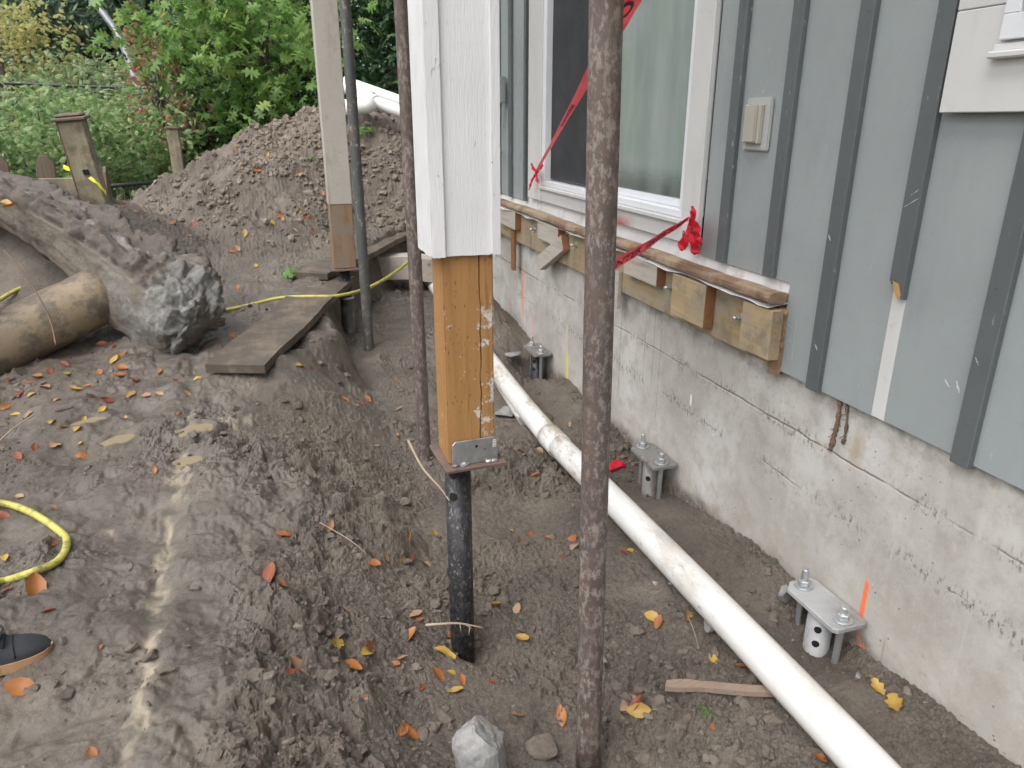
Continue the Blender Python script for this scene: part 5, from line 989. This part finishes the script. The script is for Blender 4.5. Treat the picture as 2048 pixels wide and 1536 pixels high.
# ------------------------------------------------------------------ vegetation
def lobed():
    s = [(-.5, 0), (-.42, .05), (-.3, .07), (-.27, .25), (-.2, .27), (-.16, .08), (-.05, .08), (.0, .36), (.08, .36), (.1, .09), (.2, .08), (.26, .25), (.33, .22), (.33, .07), (.5, .0)]
    P = s + [(x, -y) for x, y in reversed(s[1:-1])]; V = np.array([(0, 0, 0)] + [(x, y, -.25 * abs(y) - .12 * x * x) for x, y in P]); n = len(P); return V, np.array([(0, 1 + k, 1 + (k + 1) % n) for k in range(n)])
def oval(w=.3): V = np.array([(-.5, 0, 0), (-.15, w, -.06), (.2, w * .8, -.08), (.5, 0, -.1), (.2, -w * .8, -.08), (-.15, -w, -.06), (0, 0, .03)]); return V, np.array([(6, k, (k + 1) % 6) for k in range(6)])
def spray(): V = np.array([(-.5, 0, 0), (-.1, .22, -.05), (.1, .1, -.02), (.3, .24, -.12), (.5, .02, -.15), (.28, -.2, -.1), (.1, -.08, -.02), (-.1, -.24, -.06), (0, 0, .03)]); return V, np.array([(8, k, (k + 1) % 8) for k in range(8)])
TPL = dict(lobed=lobed(), oval=oval(), narrow=oval(.16), spray=spray())
def foliage(name, C, size, tpl, mat, parent, seed, flat=.5, tint=None):
    g_ = np.random.default_rng(seed); V, Fc = TPL[tpl]; n = len(C); z = g_.normal(size=(n, 3)); z[:, 2] = np.abs(z[:, 2]) + flat; z /= np.linalg.norm(z, axis=1)[:, None]
    x = g_.normal(size=(n, 3)); x[:, 2] -= .35; x -= z * (x * z).sum(1)[:, None]; x /= np.linalg.norm(x, axis=1)[:, None]; y = np.cross(z, x); s = size * g_.uniform(.6, 1.25, n)
    P = C[:, None, :] + s[:, None, None] * (V[None, :, 0:1] * x[:, None] + V[None, :, 1:2] * y[:, None] + V[None, :, 2:3] * z[:, None])
    F_ = (Fc[None] + (np.arange(n) * len(V))[:, None, None]).reshape(-1, 3); t = g_.random(n) if tint is None else tint
    return link(name, fast_mesh(name, P.reshape(-1, 3), F_, dict(tint=np.repeat(t, len(V))), False), mat, parent)
def clumps(c, rad, K, n, seed, spread=.16, shell=.45, low=-1.):
    g_ = np.random.default_rng(seed); d = g_.normal(size=(K, 3)); d /= np.linalg.norm(d, axis=1)[:, None]; d[:, 2] = np.maximum(d[:, 2], low); r_ = shell + (1 - shell) * g_.random(K) ** .6; cc = d * r_[:, None]
    i = g_.integers(0, K, n); sp = spread * g_.uniform(.5, 1.3, K)[i]; q = cc[i] + g_.normal(size=(n, 3)) * sp[:, None]; return np.array(c) + q * np.array(rad), np.array(c) + cc * np.array(rad), np.clip(.5 + .5 * (q[:, 2]) * .3 + .25 * g_.normal(size=n), 0, 1)
GREEN = m_leaf('oak_foliage', [(0, (.11, .22, .06)), (.5, (.22, .38, .1)), (.8, (.32, .48, .14)), (1, (.42, .52, .16))], .5, .36)
DARKG = m_leaf('cedar_foliage', [(0, (.018, .05, .02)), (.6, (.04, .105, .035)), (1, (.08, .16, .05))], .3)
PALE = m_leaf('shrub_foliage', [(0, (.12, .22, .08)), (.5, (.23, .36, .14)), (.9, (.37, .47, .23)), (1, (.44, .48, .2))], .5)
REDF = m_leaf('red_tinged_foliage', [(0, (.5, .17, .13)), (.45, (.55, .27, .2)), (.7, (.38, .36, .16)), (1, (.2, .3, .11))], .45)
FARG = m_leaf('far_conifer_foliage', [(0, (.07, .13, .085)), (1, (.15, .23, .15))], .35)
YELG = m_leaf('yellowing_foliage', [(0, (.32, .38, .15)), (.6, (.5, .5, .2)), (1, (.58, .48, .18))], .5)
FARM = m_leaf('far_tree_foliage', [(0, (.16, .24, .11)), (1, (.32, .39, .2))], .45)
BARKM = m_soil('tree_bark', (.06, .05, .04), (.13, .11, .09))
def tree(name, label, cat, base, c, rad, K, n, size, tpl, mat, seed, spread=.16, shell=.45, trunk=.08, low=-1., flat=.5, group=None, branches=14, stems=1):
    t = thing(name, base, label, cat, group); C, cc, ti = clumps(c, rad, K, n, seed, spread, shell, low); foliage('crown', C, size, tpl, mat, t, seed, flat, ti)
    q = MB(); b = np.array(base, float); c = np.array(c, float); g_ = np.random.default_rng(seed + 5)
    q.tube(spline([b, b + (c - b) * .35 + g_.normal(size=3) * .04, b + (c - b) * .7 + g_.normal(size=3) * .05, c + np.array([0, 0, rad[2] * .5])], 5), list(np.linspace(trunk, trunk * .3, 16)), 10)
    for k in range(branches):
        e = cc[k % len(cc)]; s_ = b + (c - b) * g_.uniform(.45, 1.0); q.tube(spline([s_, (s_ + e) / 2 + [0, 0, .06 * rad[2]], e], 4), list(np.linspace(trunk * .35, trunk * .07, 9)), 6)
    q.build('trunk', BARKM, t); return t
def low(p, z): p = np.array(p); p[2] = z; return p
GT = 'trees and shrubs beyond the fence'
c = ad(500, 95, 8.6); tree('oak_tree', 'bright green oak with deeply lobed leaves above the soil heap', 'tree', (c[0] + .3, c[1] + .8, .3), c + [0, .2, .25], (1.35, 1.1, 1.25), 46, 1900, .19, 'lobed', GREEN, 21, .17, .35, .1, flat=.2)
c = ad(700, 110, 10.6); tree('cedar_hedge', 'dense dark evergreen behind the soil heap and the pipes', 'tree', low(c, -.2), low(c, 1.9), (2.6, 1.1, 2.4), 120, 15000, .16, 'spray', DARKG, 22, .11, .5, .12, flat=.3)
c = ad(830, 40, 13.5); tree('cedar_hedge', 'tall dark evergreen showing between the rusty pipe and the white post', 'tree', low(c, -.2), low(c, 2.4), (2.6, 1.2, 3.2), 110, 11000, .22, 'spray', DARKG, 33, .12, .3, .12, flat=.3)
c = ad(990, 60, 11.5); tree('cedar_hedge', 'dark evergreen hidden mostly behind the white post', 'tree', low(c, -.2), low(c, 1.9), (1.7, 1.2, 2.6), 60, 5000, .17, 'spray', DARKG, 23, .13, .5, .12, flat=.3)
c = ad(560, 250, 9.6); tree('cedar_hedge', 'low dark evergreen at the foot of the oak', 'tree', low(c, -.1), low(c, 1.15), (1.2, .8, 1.0), 50, 5000, .12, 'spray', DARKG, 24, .14, .4, .07, flat=.3)
c = ad(90, 300, 8.2); tree('leafy_shrub', 'pale green shrub behind the leaning fence post', 'shrub', low(c, -.2), c + [0, 0, -.12], (1.5, 1.1, .75), 70, 6500, .085, 'oval', PALE, 25, .15, .4, .04, flat=.4)
c = ad(300, 325, 10.4); tree('leafy_shrub', 'green shrub around the far fence post', 'shrub', low(c, -.3), c + [0, .3, .0], (1.5, 1.0, .95), 70, 7000, .09, 'oval', PALE, 26, .15, .4, .04, flat=.4)
c = ad(-190, 330, 7.2); tree('leafy_shrub', 'pale shrub at the left edge behind the fence rail', 'shrub', low(c, -.2), c, (1.3, 1.2, .85), 50, 4000, .085, 'oval', PALE, 27, .16, .4, .04, flat=.4)
c = ad(215, 390, 9.0); tree('leafy_shrub', 'low bright shrub beneath the railing behind the fence', 'shrub', low(c, -.4), c, (1.1, .7, .55), 40, 3500, .08, 'oval', PALE, 28, .17, .4, .03, flat=.4)
c = ad(318, 175, 8.7); tree('young_tree', 'spindly young tree with pinkish red leaves left of the oak', 'tree', low(c, .0), c, (.42, .5, 1.05), 26, 560, .1, 'oval', REDF, 29, .18, .3, .03, flat=.2, branches=22)
c = ad(390, 280, 9.0); tree('young_tree', 'red-tinged sapling low beside the soil heap', 'tree', low(c, .0), c, (.45, .4, .42), 14, 220, .09, 'oval', REDF, 30, .2, .3, .02, flat=.2)
for i, (x, y, D, r_, n, lab) in enumerate(((190, 90, 24, (2.4, 2.2, 5.0), 5500, 'tall blue-green conifer behind the lamp arm'), (90, 150, 27, (2.2, 2.2, 4.6), 4000, 'tall dark conifer left of the lamp arm'), (330, 40, 26, (3.5, 3, 6), 6000, 'conifer rising behind the pink-leaved sapling'), (-320, 80, 25, (3.5, 3, 6), 3000, 'conifer out at the far left'))):
    c = ad(x, y, D); tree('conifer_tree', lab, 'tree', low(c, -1.2), c, r_, 150, n * 2, .34, 'narrow', FARG, 40 + i, .12, .35, .25, flat=.1, group=GT)
for i, (x, y, D, r_, n, mt, lab) in enumerate(((10, 170, 21, (2.4, 2, 2.6), 2600, YELG, 'yellowing tree at the left edge behind the cable'), (60, 10, 38, (7, 5, 5), 1300, YELG, 'pale yellow-green tree far off at the top left'), (250, 240, 19, (3.2, 2, 1.6), 5000, FARM, 'broad pale tree behind the shrubs and the cable'), (520, 60, 32, (9, 5, 8), 6000, FARM, 'large far tree behind the oak'), (-700, 160, 14, (3.5, 3, 4), 3500, FARM, 'leafy tree well left of the fence'), (-1500, 200, 12, (3.5, 3, 4.5), 3500, FARM, 'leafy tree across from the window'), (800, 100, 30, (9, 5, 8), 3500, FARM, 'far tree behind the dark evergreens'))):
    c = ad(x, y, D); tree('broadleaf_tree', lab, 'tree', low(c, -1.0), c, r_, 120, n * 2, .17 if D < 25 else .36, 'oval', mt, 50 + i, .14, .35, .18, group=GT)
# small plants
def tuft(px, py, n, size, rad, mat, label, seed, dz=.02, tpl='narrow'):
    p = hit(px, py); g_ = np.random.default_rng(seed); C = p + g_.normal(size=(n, 3)) * np.array([rad, rad, rad * .25]) + [0, 0, dz]; t = thing('weed', p, label, 'weed'); foliage('leaves', C, size, tpl, mat, t, seed, .8); return t
BRG = m_leaf('bright_weed', [(0, (.06, .17, .03)), (1, (.2, .36, .07))], .4)
tuft(585, 546, 26, .09, .05, BRG, 'fresh green oak sprig dropped on the mud beside the plank', 71, .015, 'lobed')
tuft(730, 272, 90, .06, .07, BRG, 'bright green weed on the soil heap between the pipes', 72, .05); tuft(622, 322, 14, .06, .03, BRG, 'tiny green sprout on the bare face of the soil heap', 73, .02); tuft(1410, 1425, 40, .012, .012, BRG, 'tiny moss tuft near the wood offcut', 74, .006)
